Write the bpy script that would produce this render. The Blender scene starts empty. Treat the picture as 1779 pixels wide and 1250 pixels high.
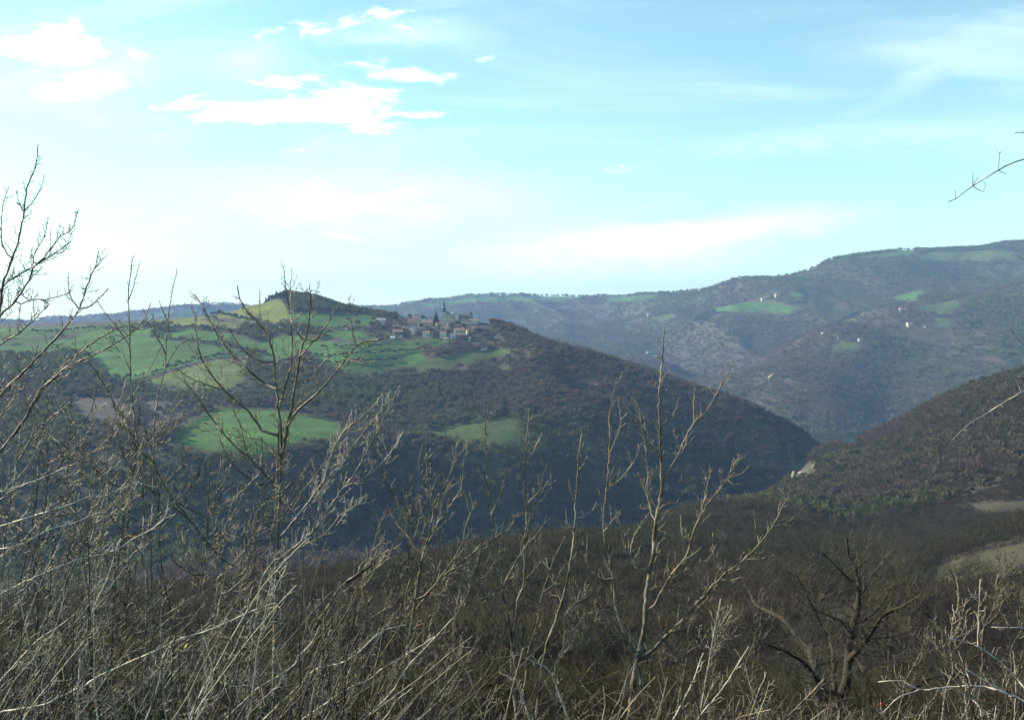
import bpy, math, random
import numpy as np
from mathutils import Vector, Matrix
R = math.radians
SC = bpy.context.scene
COL = SC.collection
rng = np.random.default_rng(7)
rnd = random.Random(11)

# ------------------------------------------------------------------ camera
F = 1709.0; CX, CY = 889.5, 625.0; PITCH = math.atan(65.0 / F)
cp, sp = math.cos(PITCH), math.sin(PITCH)
cam_d = bpy.data.cameras.new('camera'); cam = bpy.data.objects.new('camera', cam_d); COL.objects.link(cam)
cam_d.sensor_width = 36.0; cam_d.lens = 36.0 * F / 1779.0
cam_d.clip_start = 0.1; cam_d.clip_end = 40000.0
cam.location = (0, 0, 0); cam.rotation_euler = (math.pi / 2 - PITCH, 0, 0)
SC.camera = cam
cam_d.dof.use_dof = True; cam_d.dof.focus_distance = 7.8; cam_d.dof.aperture_fstop = 4.0

# ------------------------------------------------------------------ light
SUN_AZ, SUN_EL = -73.0, 24.0            # azimuth from the view direction (+Y), negative = to the left
SKY_STRENGTH, SUN_STRENGTH, EXPOSURE = 0.115, 5.0, 1.05
SC.view_settings.view_transform = 'Standard'; SC.view_settings.look = 'None'
SC.view_settings.gamma = 1.0; SC.view_settings.use_curve_mapping = False
SC.view_settings.exposure = EXPOSURE
sun_d = bpy.data.lights.new('sun', 'SUN'); sun = bpy.data.objects.new('sun', sun_d); COL.objects.link(sun)
sun_d.energy = SUN_STRENGTH; sun_d.angle = R(0.53); sun_d.color = (1.0, 0.90, 0.70)
az, el = R(SUN_AZ), R(SUN_EL)
sdir = Vector((math.sin(az) * math.cos(el), math.cos(az) * math.cos(el), math.sin(el)))
sun.rotation_euler = sdir.to_track_quat('Z', 'Y').to_euler()

def uv_of(px, py):
    d = f_dir(px, py); return d
def f_dir(px, py):
    den = F * cp + (CY - py) * sp
    return (px - CX) / den, (-F * sp + (CY - py) * cp) / den

class NT:
    def __init__(s, tree): s.t = tree; s.n = tree.nodes; s.l = tree.links
    def node(s, typ, **kw):
        n = s.n.new(typ)
        for k, v in kw.items(): setattr(n, k, v)
        return n
    def put(s, sock, v):
        if isinstance(v, bpy.types.NodeSocket): s.l.new(v, sock)
        elif v is not None: sock.default_value = v
    def math(s, op, a, b=None, c=None, clamp=False):
        n = s.node('ShaderNodeMath', operation=op, use_clamp=clamp)
        s.put(n.inputs[0], a); s.put(n.inputs[1], b)
        if c is not None: s.put(n.inputs[2], c)
        return n.outputs[0]
    def vmath(s, op, a, b=None):
        n = s.node('ShaderNodeVectorMath', operation=op)
        s.put(n.inputs[0], a); s.put(n.inputs[1], b)
        return n.outputs['Value'] if op in ('LENGTH', 'DOT_PRODUCT') else n.outputs[0]
    def noise(s, vec, scale, detail=4, rough=.55, dist=0.0):
        n = s.node('ShaderNodeTexNoise'); s.put(n.inputs['Vector'], vec)
        n.inputs['Scale'].default_value = scale; n.inputs['Detail'].default_value = detail
        n.inputs['Roughness'].default_value = rough; n.inputs['Distortion'].default_value = dist
        return n.outputs['Fac']
    def ramp(s, v, lo, hi, a=0.0, b=1.0):
        n = s.node('ShaderNodeMapRange'); n.interpolation_type = 'SMOOTHSTEP'
        s.put(n.inputs[0], v); s.put(n.inputs[1], lo); s.put(n.inputs[2], hi); s.put(n.inputs[3], a); s.put(n.inputs[4], b)
        return n.outputs[0]
    def mix(s, f, a, b, blend='MIX'):
        n = s.node('ShaderNodeMix', data_type='RGBA', blend_type=blend)
        s.put(n.inputs[0], f); s.put(n.inputs[6], a); s.put(n.inputs[7], b)
        return n.outputs[2]

world = bpy.data.worlds.new('World'); SC.world = world; world.use_nodes = True
w = NT(world.node_tree); w.n.clear()
sky = w.node('ShaderNodeTexSky', sky_type='NISHITA')
sky.sun_disc = False; sky.sun_elevation = R(SUN_EL); sky.sun_rotation = R(SUN_AZ)
sky.altitude = 300; sky.air_density = 1.0; sky.dust_density = 0.6; sky.ozone_density = 1.0
tc = w.node('ShaderNodeTexCoord')
sx = w.node('ShaderNodeSeparateXYZ'); w.l.new(tc.outputs['Generated'], sx.inputs[0])
yy = w.math('MAXIMUM', sx.outputs[1], 0.08)
uu = w.math('DIVIDE', sx.outputs[0], yy); vv = w.math('DIVIDE', sx.outputs[2], yy)
cxyz = w.node('ShaderNodeCombineXYZ'); w.l.new(uu, cxyz.inputs[0]); w.l.new(vv, cxyz.inputs[1])
uv = cxyz.outputs[0]
st = w.vmath('MULTIPLY', uv, (1.0, 3.2, 1.0))
nA = w.noise(st, 9.0, 7, .62, .6)
nB = w.noise(w.vmath('MULTIPLY', uv, (1.0, 2.0, 1.0)), 46.0, 8, .7, .5)
warp = w.math('MULTIPLY_ADD', w.math('SUBTRACT', nA, .5), 0.10, 0.0)
cw = w.node('ShaderNodeCombineXYZ'); w.l.new(w.math('MULTIPLY', warp, 1.6), cw.inputs[0]); w.l.new(w.math('MULTIPLY', warp, .5), cw.inputs[1])
uvw = w.vmath('ADD', uv, cw.outputs[0])
# clouds: (px, py, half width, half height, strength, rotation)
CLOUDS = [(75, 80, 95, 34, 1.5, -.05), (125, 62, 45, 30, 1.3, .4), (115, 100, 62, 32, 1.3, 0), (60, 110, 50, 18, 1.0, .3), (150, 145, 88, 27, 1.3, 0), (225, 98, 60, 16, .85, 0), (205, 128, 70, 10, .7, 0),
          (470, 195, 115, 27, 1.6, 0), (590, 192, 110, 27, 1.5, .12), (650, 212, 70, 18, 1.3, .1), (380, 172, 85, 10, 1.0, .06), (610, 168, 110, 16, 1.1, .12),
          (500, 142, 50, 18, 1.0, .15), (700, 134, 100, 16, 1.25, 0), (630, 118, 60, 18, .75, 0), (725, 194, 75, 8, 1.0, 0),
          (320, 181, 80, 7, .7, 0), (440, 62, 60, 15, .65, -.1), (535, 46, 40, 14, .8, .15), (600, 40, 55, 12, .75, 0), (662, 24, 45, 15, 1.05, 0),
          (720, 44, 80, 20, .5, .1), (690, 80, 60, 24, .45, .3), (835, 102, 45, 7, .5, 0), (512, 263, 35, 7, .65, 0), (590, 412, 80, 16, .7, .1),
          (1080, 292, 60, 8, .45, 0), 
          (900, 330, 200, 30, .3, 0)]
SOFT = [(1230, 402, 330, 34, .75, -.10), (1050, 440, 300, 60, .7, -.04), (620, 345, 460, 80, .42, 0), (1720, 70, 300, 30, .22, -.5), (1500, 235, 420, 30, .22, -.07), (720, 60, 180, 40, .3, .1), (150, 120, 220, 80, .35, 0)]
acc = None
for (px, py, a, b, s_, rot) in CLOUDS:
    u0, v0 = f_dir(px, py)
    m = w.node('ShaderNodeMapping', vector_type='TEXTURE')
    m.inputs['Location'].default_value = (u0, v0, 0); m.inputs['Rotation'].default_value = (0, 0, -rot)
    m.inputs['Scale'].default_value = (a * 1.2 / F, b * 1.15 / F, 1)
    w.l.new(uvw, m.inputs['Vector'])
    f = w.math('MULTIPLY', w.math('SUBTRACT', 1.0, w.vmath('LENGTH', m.outputs[0]), clamp=True), s_)
    acc = f if acc is None else w.math('MAXIMUM', acc, f)
acc2 = None
for (px, py, a, b, s_, rot) in SOFT:
    u0, v0 = f_dir(px, py)
    m = w.node('ShaderNodeMapping', vector_type='TEXTURE')
    m.inputs['Location'].default_value = (u0, v0, 0); m.inputs['Rotation'].default_value = (0, 0, -rot)
    m.inputs['Scale'].default_value = (a * 1.2 / F, b * 1.2 / F, 1)
    w.l.new(uvw, m.inputs['Vector'])
    f = w.math('MULTIPLY', w.ramp(w.math('SUBTRACT', 1.0, w.vmath('LENGTH', m.outputs[0]), clamp=True), 0.0, 1.0), s_)
    acc2 = f if acc2 is None else w.math('ADD', acc2, f)
det = w.math('ADD', w.math('MULTIPLY', w.math('SUBTRACT', nA, .5), 1.1), w.math('MULTIPLY', w.math('SUBTRACT', nB, .5), 1.5))
cl = w.ramp(w.math('ADD', acc, w.math('MULTIPLY', det, w.ramp(acc, 0.0, .25))), 0.12, 1.3)
veil = w.math('MULTIPLY', w.ramp(w.noise(w.vmath('MULTIPLY', uv, (1.0, 4.5, 1.0)), 2.6, 5, .55, .8), .42, .8), .22)
cl = w.math('MAXIMUM', cl, veil)
soft = w.math('MULTIPLY', acc2, w.ramp(nA, .3, .75, .35, 1.0))
cl = w.math('MAXIMUM', cl, w.math('MINIMUM', soft, .9))
front = w.ramp(sx.outputs[1], 0.1, 0.25)
cl = w.math('MULTIPLY', cl, front)
tint = w.mix(1.0, sky.outputs[0], (0.95, 1.17, 1.0, 1), 'MULTIPLY')
CLOUD_RAD = 9.5
skyc = w.mix(cl, tint, (CLOUD_RAD * .97, CLOUD_RAD, CLOUD_RAD * 1.02, 1))
bg = w.node('ShaderNodeBackground'); w.l.new(skyc, bg.inputs[0]); bg.inputs[1].default_value = SKY_STRENGTH
wo = w.node('ShaderNodeOutputWorld'); w.l.new(bg.outputs[0], wo.inputs[0])

# ------------------------------------------------------------------ helpers
def tag(o, label=None, cat=None, group=None, kind=None):
    if label: o['label'] = label
    if cat: o['category'] = cat
    if group: o['group'] = group
    if kind: o['kind'] = kind
    return o
def empty(name, loc, label, cat, group=None, rz=0.0):
    o = bpy.data.objects.new(name, None); COL.objects.link(o); o.location = loc; o.rotation_euler[2] = rz
    o.empty_display_size = .5
    return tag(o, label, cat, group)
def np_mesh(name, V, Fc, mats, colors=None, smooth=False, parent=None, face_n=3, link=True, cname='tone'):
    V = np.asarray(V, dtype=np.float32); Fc = np.asarray(Fc, dtype=np.int32).reshape(-1, face_n)
    me = bpy.data.meshes.new(name)
    me.vertices.add(len(V)); me.vertices.foreach_set('co', V.ravel())
    me.loops.add(Fc.size); me.loops.foreach_set('vertex_index', Fc.ravel())
    me.polygons.add(len(Fc)); me.polygons.foreach_set('loop_start', np.arange(0, Fc.size, face_n, dtype=np.int32))
    me.polygons.foreach_set('loop_total', np.full(len(Fc), face_n, dtype=np.int32))
    if smooth: me.polygons.foreach_set('use_smooth', np.ones(len(Fc), dtype=bool))
    me.update(calc_edges=True)
    if colors is not None:
        ca = me.color_attributes.new(cname, 'FLOAT_COLOR', 'POINT')
        c = np.ones((len(V), 4), dtype=np.float32); c[:, :3] = colors
        ca.data.foreach_set('color', c.ravel())
    for m in (mats if isinstance(mats, (list, tuple)) else [mats]): me.materials.append(m)
    o = bpy.data.objects.new(name, me)
    if link: COL.objects.link(o)
    if parent: o.parent = parent
    return o

def new_mat(name):
    m = bpy.data.materials.new(name); m.use_nodes = True
    t = NT(m.node_tree); t.n.clear()
    bs = t.node('ShaderNodeBsdfPrincipled'); out = t.node('ShaderNodeOutputMaterial')
    t.l.new(bs.outputs[0], out.inputs[0]); bs.inputs['Roughness'].default_value = .85
    bs.inputs['Specular IOR Level'].default_value = .2
    return m, t, bs
def obj_co(t):
    return t.node('ShaderNodeTexCoord').outputs['Object']
def simple_mat(name, col, var=.25, scale=3.0, rough=.85, spec=.2, bump=0.0, col2=None):
    m, t, bs = new_mat(name); co = obj_co(t)
    n = t.ramp(t.noise(co, scale, 5, .6), .3, .7)
    a = tuple(c * (1 - var) for c in col) + (1,); b = (tuple(c * (1 + var) for c in col) if col2 is None else tuple(col2)) + (1,)
    c = t.mix(n, a, b); t.l.new(c, bs.inputs['Base Color'])
    bs.inputs['Roughness'].default_value = rough; bs.inputs['Specular IOR Level'].default_value = spec
    if bump:
        bn = t.node('ShaderNodeBump'); bn.inputs['Strength'].default_value = bump; t.l.new(t.noise(co, scale * 4, 4), bn.inputs['Height'])
        t.l.new(bn.outputs[0], bs.inputs['Normal'])
    return m

# value noise / fbm
def vnoise(x, y, seed=0):
    xi = np.floor(x).astype(np.int64); yi = np.floor(y).astype(np.int64); fx = x - xi; fy = y - yi
    def h(a, b):
        n = (a * 374761393 + b * 668265263 + seed * 2246822519) & 0xffffffff
        n = ((n ^ (n >> 13)) * 1274126177) & 0xffffffff
        n = n ^ (n >> 16); return (n & 0xffff) / 65535.0
    sx_ = fx * fx * (3 - 2 * fx); sy_ = fy * fy * (3 - 2 * fy)
    a = h(xi, yi) * (1 - sx_) + h(xi + 1, yi) * sx_; b = h(xi, yi + 1) * (1 - sx_) + h(xi + 1, yi + 1) * sx_
    return (a * (1 - sy_) + b * sy_) * 2 - 1
def fbm(x, y, s, oct=4, seed=0):
    r = 0; a = 1.0; t = 0
    for i in range(oct):
        r = r + a * vnoise(x / s + 17.3 * i, y / s - 9.1 * i, seed + i); t += a; a *= .5; s *= .5
    return r / t

def pchip_slopes(xs, ys):       # along the last axis
    h = np.diff(xs, axis=-1); d = np.diff(ys, axis=-1) / h
    m = np.zeros_like(ys)
    d0, d1 = d[..., :-1], d[..., 1:]
    w1 = 2 * h[..., 1:] + h[..., :-1]; w2 = h[..., 1:] + 2 * h[..., :-1]
    ok = (d0 * d1) > 0
    with np.errstate(divide='ignore', invalid='ignore'):
        mm = (w1 + w2) / (w1 / d0 + w2 / d1)
    m[..., 1:-1] = np.where(ok, mm, 0.0)
    m[..., 0] = d[..., 0]; m[..., -1] = d[..., -1]
    return m
def pchip1(x, y, q):
    x = np.asarray(x, float); y = np.asarray(y, float); m = pchip_slopes(x, y)
    q = np.clip(q, x[0], x[-1]); i = np.clip(np.searchsorted(x, q) - 1, 0, len(x) - 2)
    h = x[i + 1] - x[i]; t = (q - x[i]) / h
    return (y[i] * (1 + 2 * t) * (1 - t) ** 2 + m[i] * h * t * (1 - t) ** 2 + y[i + 1] * t * t * (3 - 2 * t) + m[i + 1] * h * t * t * (t - 1))

# ------------------------------------------------------------------ terrain: level lines of the valley, near to far
# each entry: px, py as seen from the viewpoint, and the true distance in metres
CURVES = [
 [(-500, 1190, 80), (2300, 1170, 80)],
 [(-500, 1130, 160), (800, 1090, 160), (1200, 1075, 160), (1500, 1062, 160), (1779, 1050, 160), (2300, 1030, 160)],
 [(-500, 1110, 230), (400, 1045, 230), (700, 1005, 240), (850, 975, 250), (1000, 950, 270), (1200, 945, 300), (1340, 945, 320), (1500, 985, 262), (1600, 998, 240), (1700, 968, 240), (1779, 946, 240), (2300, 880, 240)],
 [(-500, 1150, 330), (400, 1090, 340), (850, 1012, 360), (1000, 985, 380), (1200, 918, 400), (1340, 898, 450), (1500, 930, 420), (1600, 925, 400), (1779, 890, 380), (2300, 810, 380)],
 [(-500, 1120, 450), (400, 1080, 460), (850, 1010, 480), (1000, 985, 500), (1200, 928, 540), (1300, 890, 610), (1345, 868, 680), (1365, 850, 740), (1385, 825, 760), (1415, 798, 790), (1480, 778, 800), (1560, 746, 780), (1650, 702, 750), (1779, 660, 700), (2300, 500, 650)],
 [(-500, 1000, 640), (400, 985, 680), (850, 975, 700), (1000, 965, 720), (1200, 930, 760), (1345, 895, 800), (1415, 855, 930), (1560, 835, 1000), (1779, 815, 1000), (2300, 740, 1000)],
 [(-500, 860, 800), (0, 800, 800), (300, 768, 780), (450, 775, 760), (600, 778, 780), (720, 785, 800), (850, 765, 830), (1000, 800, 830), (1200, 850, 830), (1300, 872, 840), (1345, 876, 845), (1415, 840, 970), (1560, 822, 1080), (1779, 795, 1080), (2300, 700, 1080)],
 [(-500, 700, 1000), (0, 690, 1000), (300, 702, 950), (450, 705, 930), (600, 705, 950), (850, 700, 970), (940, 688, 955), (1000, 688, 950), (1100, 714, 935), (1200, 765, 915), (1300, 818, 895), (1345, 846, 890), (1415, 815, 1000), (1560, 808, 1160), (1779, 778, 1160), (2300, 680, 1160)],
 [(-500, 620, 1250), (0, 612, 1200), (300, 617, 1150), (450, 620, 1150), (600, 612, 1150), (700, 607, 1180), (850, 612, 1170), (940, 650, 1040), (1000, 698, 1000), (1100, 736, 965), (1200, 790, 945), (1300, 832, 925), (1345, 850, 915), (1415, 800, 1025), (1560, 798, 1250), (1779, 764, 1250), (2300, 670, 1250)],
 [(-500, 575, 1500), (0, 563, 1500), (100, 562, 1500), (230, 557, 1500), (330, 551, 1500), (400, 542, 1500), (440, 530, 1480), (460, 526, 1470), (500, 511, 1450), (530, 515, 1440), (560, 522, 1430), (600, 536, 1420), (640, 544, 1400), (700, 553, 1340), (740, 556, 1320), (780, 555, 1305), (820, 558, 1290), (880, 571, 1250), (950, 600, 1160), (1060, 633, 1090), (1200, 679, 1030), (1300, 712, 1000), (1345, 740, 985), (1400, 772, 1040), (1415, 790, 1060), (1440, 796, 1100), (1560, 794, 1350), (1779, 755, 1350), (2300, 660, 1350)],
 [(-500, 640, 2000), (0, 640, 2100), (760, 690, 2100), (1000, 700, 2000), (1200, 740, 1750), (1345, 770, 1500), (1415, 780, 1450), (1560, 765, 1600), (1779, 725, 1600), (2300, 640, 1600)],
 [(-500, 600, 2600), (0, 600, 2700), (760, 600, 2800), (950, 612, 2700), (1050, 626, 2600), (1140, 645, 2500), (1200, 668, 2300), (1290, 655, 2200), (1350, 626, 2200), (1420, 594, 2300), (1500, 568, 2350), (1600, 543, 2400), (1779, 508, 2400), (2300, 440, 2400)],
 [(-500, 602, 3100), (0, 602, 3200), (760, 594, 3300), (950, 600, 3200), (1050, 612, 3000), (1140, 648, 2850), (1200, 672, 2650), (1290, 655, 2550), (1350, 624, 2550), (1420, 590, 2600), (1500, 561, 2650), (1600, 534, 2700), (1779, 502, 2700), (2300, 430, 2700)],
 [(-500, 585, 3700), (0, 585, 3800), (760, 562, 3900), (950, 557, 3800), (1050, 560, 3600), (1200, 556, 3200), (1290, 540, 2950), (1350, 532, 2950), (1420, 528, 2950), (1500, 518, 2950), (1600, 500, 3000), (1779, 472, 3000), (2300, 400, 3000)],
 [(-500, 566, 5200), (0, 562, 5200), (150, 556, 5200), (250, 546, 5200), (340, 532, 5200), (420, 537, 5200), (500, 545, 5200), (640, 534, 5000), (690, 531, 4900), (740, 526, 4800), (830, 516, 4600), (930, 514, 4500), (1000, 515, 4400), (1100, 516, 4200), (1200, 508, 4000), (1300, 489, 3700), (1360, 479, 3600), (1410, 468, 3500), (1440, 453, 3450), (1480, 444, 3400), (1520, 441, 3400), (1580, 435, 3400), (1680, 433, 3400), (1740, 425, 3300), (1779, 422, 3300), (2300, 392, 3300)],
 [(-500, 600, 6400), (2300, 570, 6000)],
 [(-500, 640, 9500), (2300, 640, 9500)],
]
NEAR = [(-80.0, 20.0), (-4.0, -1.0), (0.0, -1.75), (10.0, -5.0), (34.0, -14.6)]
def curve_eval(u):
    Ys, Zs = [], []
    for (y, z) in NEAR:
        Ys.append(np.full_like(u, y)); Zs.append(np.full_like(u, z))
    for c in CURVES:
        uc = np.array([f_dir(p[0], p[1])[0] for p in c]); vc = np.array([f_dir(p[0], p[1])[1] for p in c]); yc = np.array([p[2] for p in c], float)
        Y = pchip1(uc, yc, u); v = pchip1(uc, vc, u)
        Ys.append(Y); Zs.append(v * Y)
    Ys = np.stack(Ys, -1); Zs = np.stack(Zs, -1)
    for k in range(1, Ys.shape[-1]): Ys[..., k] = np.maximum(Ys[..., k], Ys[..., k - 1] + 4)
    return Ys, Zs
UT = np.linspace(-0.86, 0.86, 3441)
YT, ZT = curve_eval(UT); MT = pchip_slopes(YT, ZT)
RIDX = len(NEAR) + 9           # village ridge line
def H(X, Y):
    X = np.asarray(X, float); Y = np.asarray(Y, float); shp = np.broadcast(X, Y).shape
    X = np.broadcast_to(X, shp).ravel(); Y = np.broadcast_to(Y, shp).ravel()
    u = np.clip(X / np.maximum(Y, 30.0), UT[0], UT[-1])
    fi = (u - UT[0]) / (UT[1] - UT[0]); i0 = np.clip(fi.astype(int), 0, len(UT) - 2); fr = (fi - i0)[:, None]
    Yk = YT[i0] * (1 - fr) + YT[i0 + 1] * fr; Zk = ZT[i0] * (1 - fr) + ZT[i0 + 1] * fr; Mk = MT[i0] * (1 - fr) + MT[i0 + 1] * fr
    k = np.clip((Yk <= Y[:, None]).sum(1) - 1, 0, Yk.shape[1] - 2); ar = np.arange(len(Y))
    y0, y1, z0, z1, m0, m1 = Yk[ar, k], Yk[ar, k + 1], Zk[ar, k], Zk[ar, k + 1], Mk[ar, k], Mk[ar, k + 1]
    h = y1 - y0; t = np.clip((Y - y0) / h, 0, 1)
    z = z0 * (1 + 2 * t) * (1 - t) ** 2 + m0 * h * t * (1 - t) ** 2 + z1 * t * t * (3 - 2 * t) + m1 * h * t * t * (t - 1)
    # relief: gullies and knolls, calmed near the ridge lines
    near = 1 - np.exp(-np.maximum(Y - 40, 0) / 260.0)
    rid = np.min(np.abs(np.stack([Yk[:, RIDX], Yk[:, RIDX + 5]], -1) - Y[:, None]) / np.maximum(Y[:, None] * .09, 25), axis=1)
    calm = .12 + .88 * np.clip(rid, 0, 1) ** 1.2
    farf = np.clip((Y - 1400) / 900, 0, 1)
    g = 1 - np.abs(fbm(X * 1.25 + .25 * Y, Y * .45, 330.0, 3, 5)) * 2.0
    z = z + near * calm * (g * (4 + 26 * farf) + fbm(X, Y, 170.0, 4, 21) * (5 + 9 * farf) + fbm(X, Y, 46.0, 3, 33) * (1.3 + 2.0 * farf))
    z = z + np.where(Y > 3, 1, 0) * fbm(X, Y, 5.0, 3, 44) * .16
    return z.reshape(shp)
def hgt(x, y): return float(H(np.array([x]), np.array([y]))[0])
def proj(X, Y, Z):
    X, Y, Z = np.asarray(X, float), np.asarray(Y, float), np.asarray(Z, float)
    d = np.maximum(Y * cp - Z * sp, 1e-3)
    return CX + F * X / d, CY - F * (Y * sp + Z * cp) / d
def hit(px, py, y0, y1):
    """first point of the ground met by the line of sight through a picture point, between two distances"""
    u, v = f_dir(px, py); Y = np.linspace(y0, y1, 1200); g = H(u * Y, Y) - v * Y
    idx = np.where(g >= 0)[0]
    i = idx[0] if len(idx) else int(np.argmax(g / Y))
    return Vector((u * Y[i], Y[i], float(H(np.array([u * Y[i]]), np.array([Y[i]]))[0])))
def P(px, py, Y):
    u, v = f_dir(px, py); return Vector((u * Y, Y, v * Y))

def inpoly(px, py, poly):
    r = np.zeros(px.shape, bool); n = len(poly)
    for i in range(n):
        x0, y0 = poly[i]; x1, y1 = poly[(i + 1) % n]
        c = ((y0 > py) != (y1 > py))
        with np.errstate(divide='ignore', invalid='ignore'):
            xi = (x1 - x0) * (py - y0) / (y1 - y0 + 1e-12) + x0
        r ^= c & (px < xi)
    return r
G1 = (.052, .115, .021); G2 = (.086, .112, .026); GY = (.115, .128, .022); G3 = (.054, .120, .018); BR = (.075, .060, .048); GD = (.058, .088, .024); ME = (.047, .042, .022)
# name, colour, distance range, polygon
FIELDS = [
 (G1, 880, 1480, [(108, 590), (180, 572), (266, 568), (266, 586), (316, 593), (396, 604), (450, 607), (424, 618), (360, 622), (316, 636), (266, 651), (230, 661), (187, 655), (172, 633), (155, 615), (122, 604)]),
 (G1, 1150, 1560, [(-60, 578), (0, 570), (122, 566), (252, 560), (250, 566), (180, 573), (110, 580), (60, 584), (0, 598), (-60, 600)]),
 (G1, 1100, 1520, [(270, 579), (324, 571), (403, 579), (438, 592), (470, 600), (500, 612), (440, 606), (396, 600), (324, 590), (273, 585)]),
 (G2, 880, 1300, [(252, 663), (300, 645), (381, 624), (432, 627), (424, 661), (396, 676), (342, 674), (262, 670)]),
 (GY, 1200, 1560, [(252, 556), (317, 545), (388, 541), (428, 531), (453, 524), (486, 522), (500, 534), (504, 553), (468, 561), (424, 556), (374, 550), (342, 556), (262, 560)]),
 (GY, 1200, 1560, [(259, 562), (345, 556), (414, 561), (424, 566), (396, 569), (342, 566), (266, 564)]),
 (G3, 700, 980, [(374, 709), (468, 712), (504, 717), (597, 735), (588, 759), (522, 769), (468, 787), (414, 787), (342, 778), (299, 764), (324, 737)]),
 (ME, 820, 1000, [(1285, 826), (1320, 836), (1366, 846), (1366, 852), (1320, 843), (1285, 832)]),
 (ME, 860, 1000, [(396, 706), (547, 712), (560, 715), (522, 718), (414, 711)]),
 (BR, 700, 1000, [(112, 690), (190, 690), (230, 719), (194, 732), (151, 739), (126, 712)]),
 (BR, 700, 1000, [(236, 697), (306, 699), (300, 708), (273, 715), (245, 706)]),
 (BR, 700, 1000, [(237, 738), (290, 722), (340, 704), (352, 706), (318, 724), (280, 741), (245, 744)]),
 (G1, 1000, 1420, [(535, 590), (600, 594), (655, 592), (722, 598), (740, 606), (733, 616), (747, 624), (704, 638), (650, 647), (596, 644), (556, 628), (536, 610)]),
 (G1, 1120, 1450, [(560, 572), (612, 574), (640, 580), (655, 587), (600, 588), (556, 586)]),
 (G2, 1250, 1500, [(575, 552), (640, 552), (648, 560), (600, 564)]),
 (G1, 1100, 1400, [(655, 588), (700, 592), (760, 588), (800, 592), (770, 600), (700, 598)]),
 (GD, 700, 980, [(743, 750), (819, 732), (884, 725), (905, 746), (898, 768), (833, 770), (761, 762)]),
 (GD, 900, 1200, [(850, 632), (880, 634), (884, 642), (858, 644)]),
 (G1, 700, 1000, [(690, 742), (720, 746), (735, 756), (700, 752)]),
 (ME, 120, 330, [(1570, 1014), (1640, 984), (1700, 963), (1779, 944), (1900, 925), (1900, 985), (1779, 992), (1703, 1006), (1628, 1018)]),
 (ME, 260, 520, [(1670, 882), (1720, 876), (1779, 872), (1900, 856), (1900, 890), (1779, 896), (1722, 894), (1690, 890)]),
 (ME, 90, 300, [(1380, 1062), (1440, 1045), (1500, 1050), (1520, 1075), (1440, 1085), (1385, 1078)]),
 (G3, 2500, 3350, [(1240, 535), (1312, 523), (1355, 525), (1392, 537), (1372, 543), (1297, 540), (1250, 541)]),
 (G3, 2500, 3400, [(1370, 512), (1400, 505), (1418, 505), (1405, 512), (1376, 516)]),
 (G3, 2900, 3500, [(1480, 447), (1574, 434), (1585, 431), (1590, 436), (1571, 442), (1517, 446)]),
 (GD, 2000, 3400, [(1590, 533), (1660, 522), (1672, 530), (1650, 545), (1606, 540)]),
 (G1, 2300, 3400, [(1548, 517), (1600, 502), (1608, 506), (1586, 520), (1560, 522)]),
 (GD, 2000, 3400, [(1620, 556), (1664, 552), (1660, 565), (1628, 564)]),
 (ME, 1900, 3000, [(1566, 574), (1656, 572), (1640, 588), (1590, 592)]),
 (GD, 1900, 3000, [(1452, 592), (1500, 596), (1490, 606), (1456, 610), (1440, 604)]),
 (GD, 2800, 3500, [(1585, 446), (1620, 438), (1690, 436), (1760, 434), (1760, 448), (1700, 450), (1620, 452)]),
 (G3, 3800, 4900, [(725, 533), (760, 524), (830, 517), (960, 515), (1010, 516), (1010, 519), (950, 521), (830, 523), (740, 532), (690, 535)]),
 (G3, 3600, 4600, [(1050, 518), (1140, 512), (1140, 518), (1100, 521), (1060, 522)]),
 (GD, 2600, 3600, [(1125, 553), (1170, 545), (1180, 548), (1150, 558)]),
 (G1, 1150, 1480, [(500, 545), (560, 540), (640, 548), (655, 556), (640, 570), (560, 568), (510, 562)]),
 (G1, 1000, 1350, [(436, 600), (470, 585), (520, 580), (545, 592), (540, 606), (500, 622), (455, 628)]),
 (G1, 1150, 1480, [(0, 598), (60, 588), (108, 590), (120, 604), (60, 612), (0, 612), (-80, 612)]),
 (GD, 1000, 1300, [(700, 640), (760, 622), (800, 612), (870, 606), (900, 612), (850, 622), (790, 634), (740, 648)]),
 (GD, 4400, 5300, [(200, 556), (330, 536), (400, 540), (380, 546), (250, 556)]),
]
# hedgerow lines on the village hill: stay wooded
def field_at(X, Y, Z):
    """-1 where wooded, else the index of the field"""
    px, py = proj(X, Y, Z); r = np.full(px.shape, -1)
    jx = px + 5.0 * fbm(X, Y, 50.0, 3, 91); jy = py + 2.4 * fbm(X, Y, 40.0, 3, 92)
    for i, (c, a, b, poly) in enumerate(FIELDS):
        m = (Y > a) & (Y < b)
        if m.any():
            sel = np.where(m)[0] if m.ndim == 1 else m
            ins = inpoly(jx[sel], jy[sel], poly)
            rr = r[sel]; rr[ins] = i; r[sel] = rr
    return r

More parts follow.
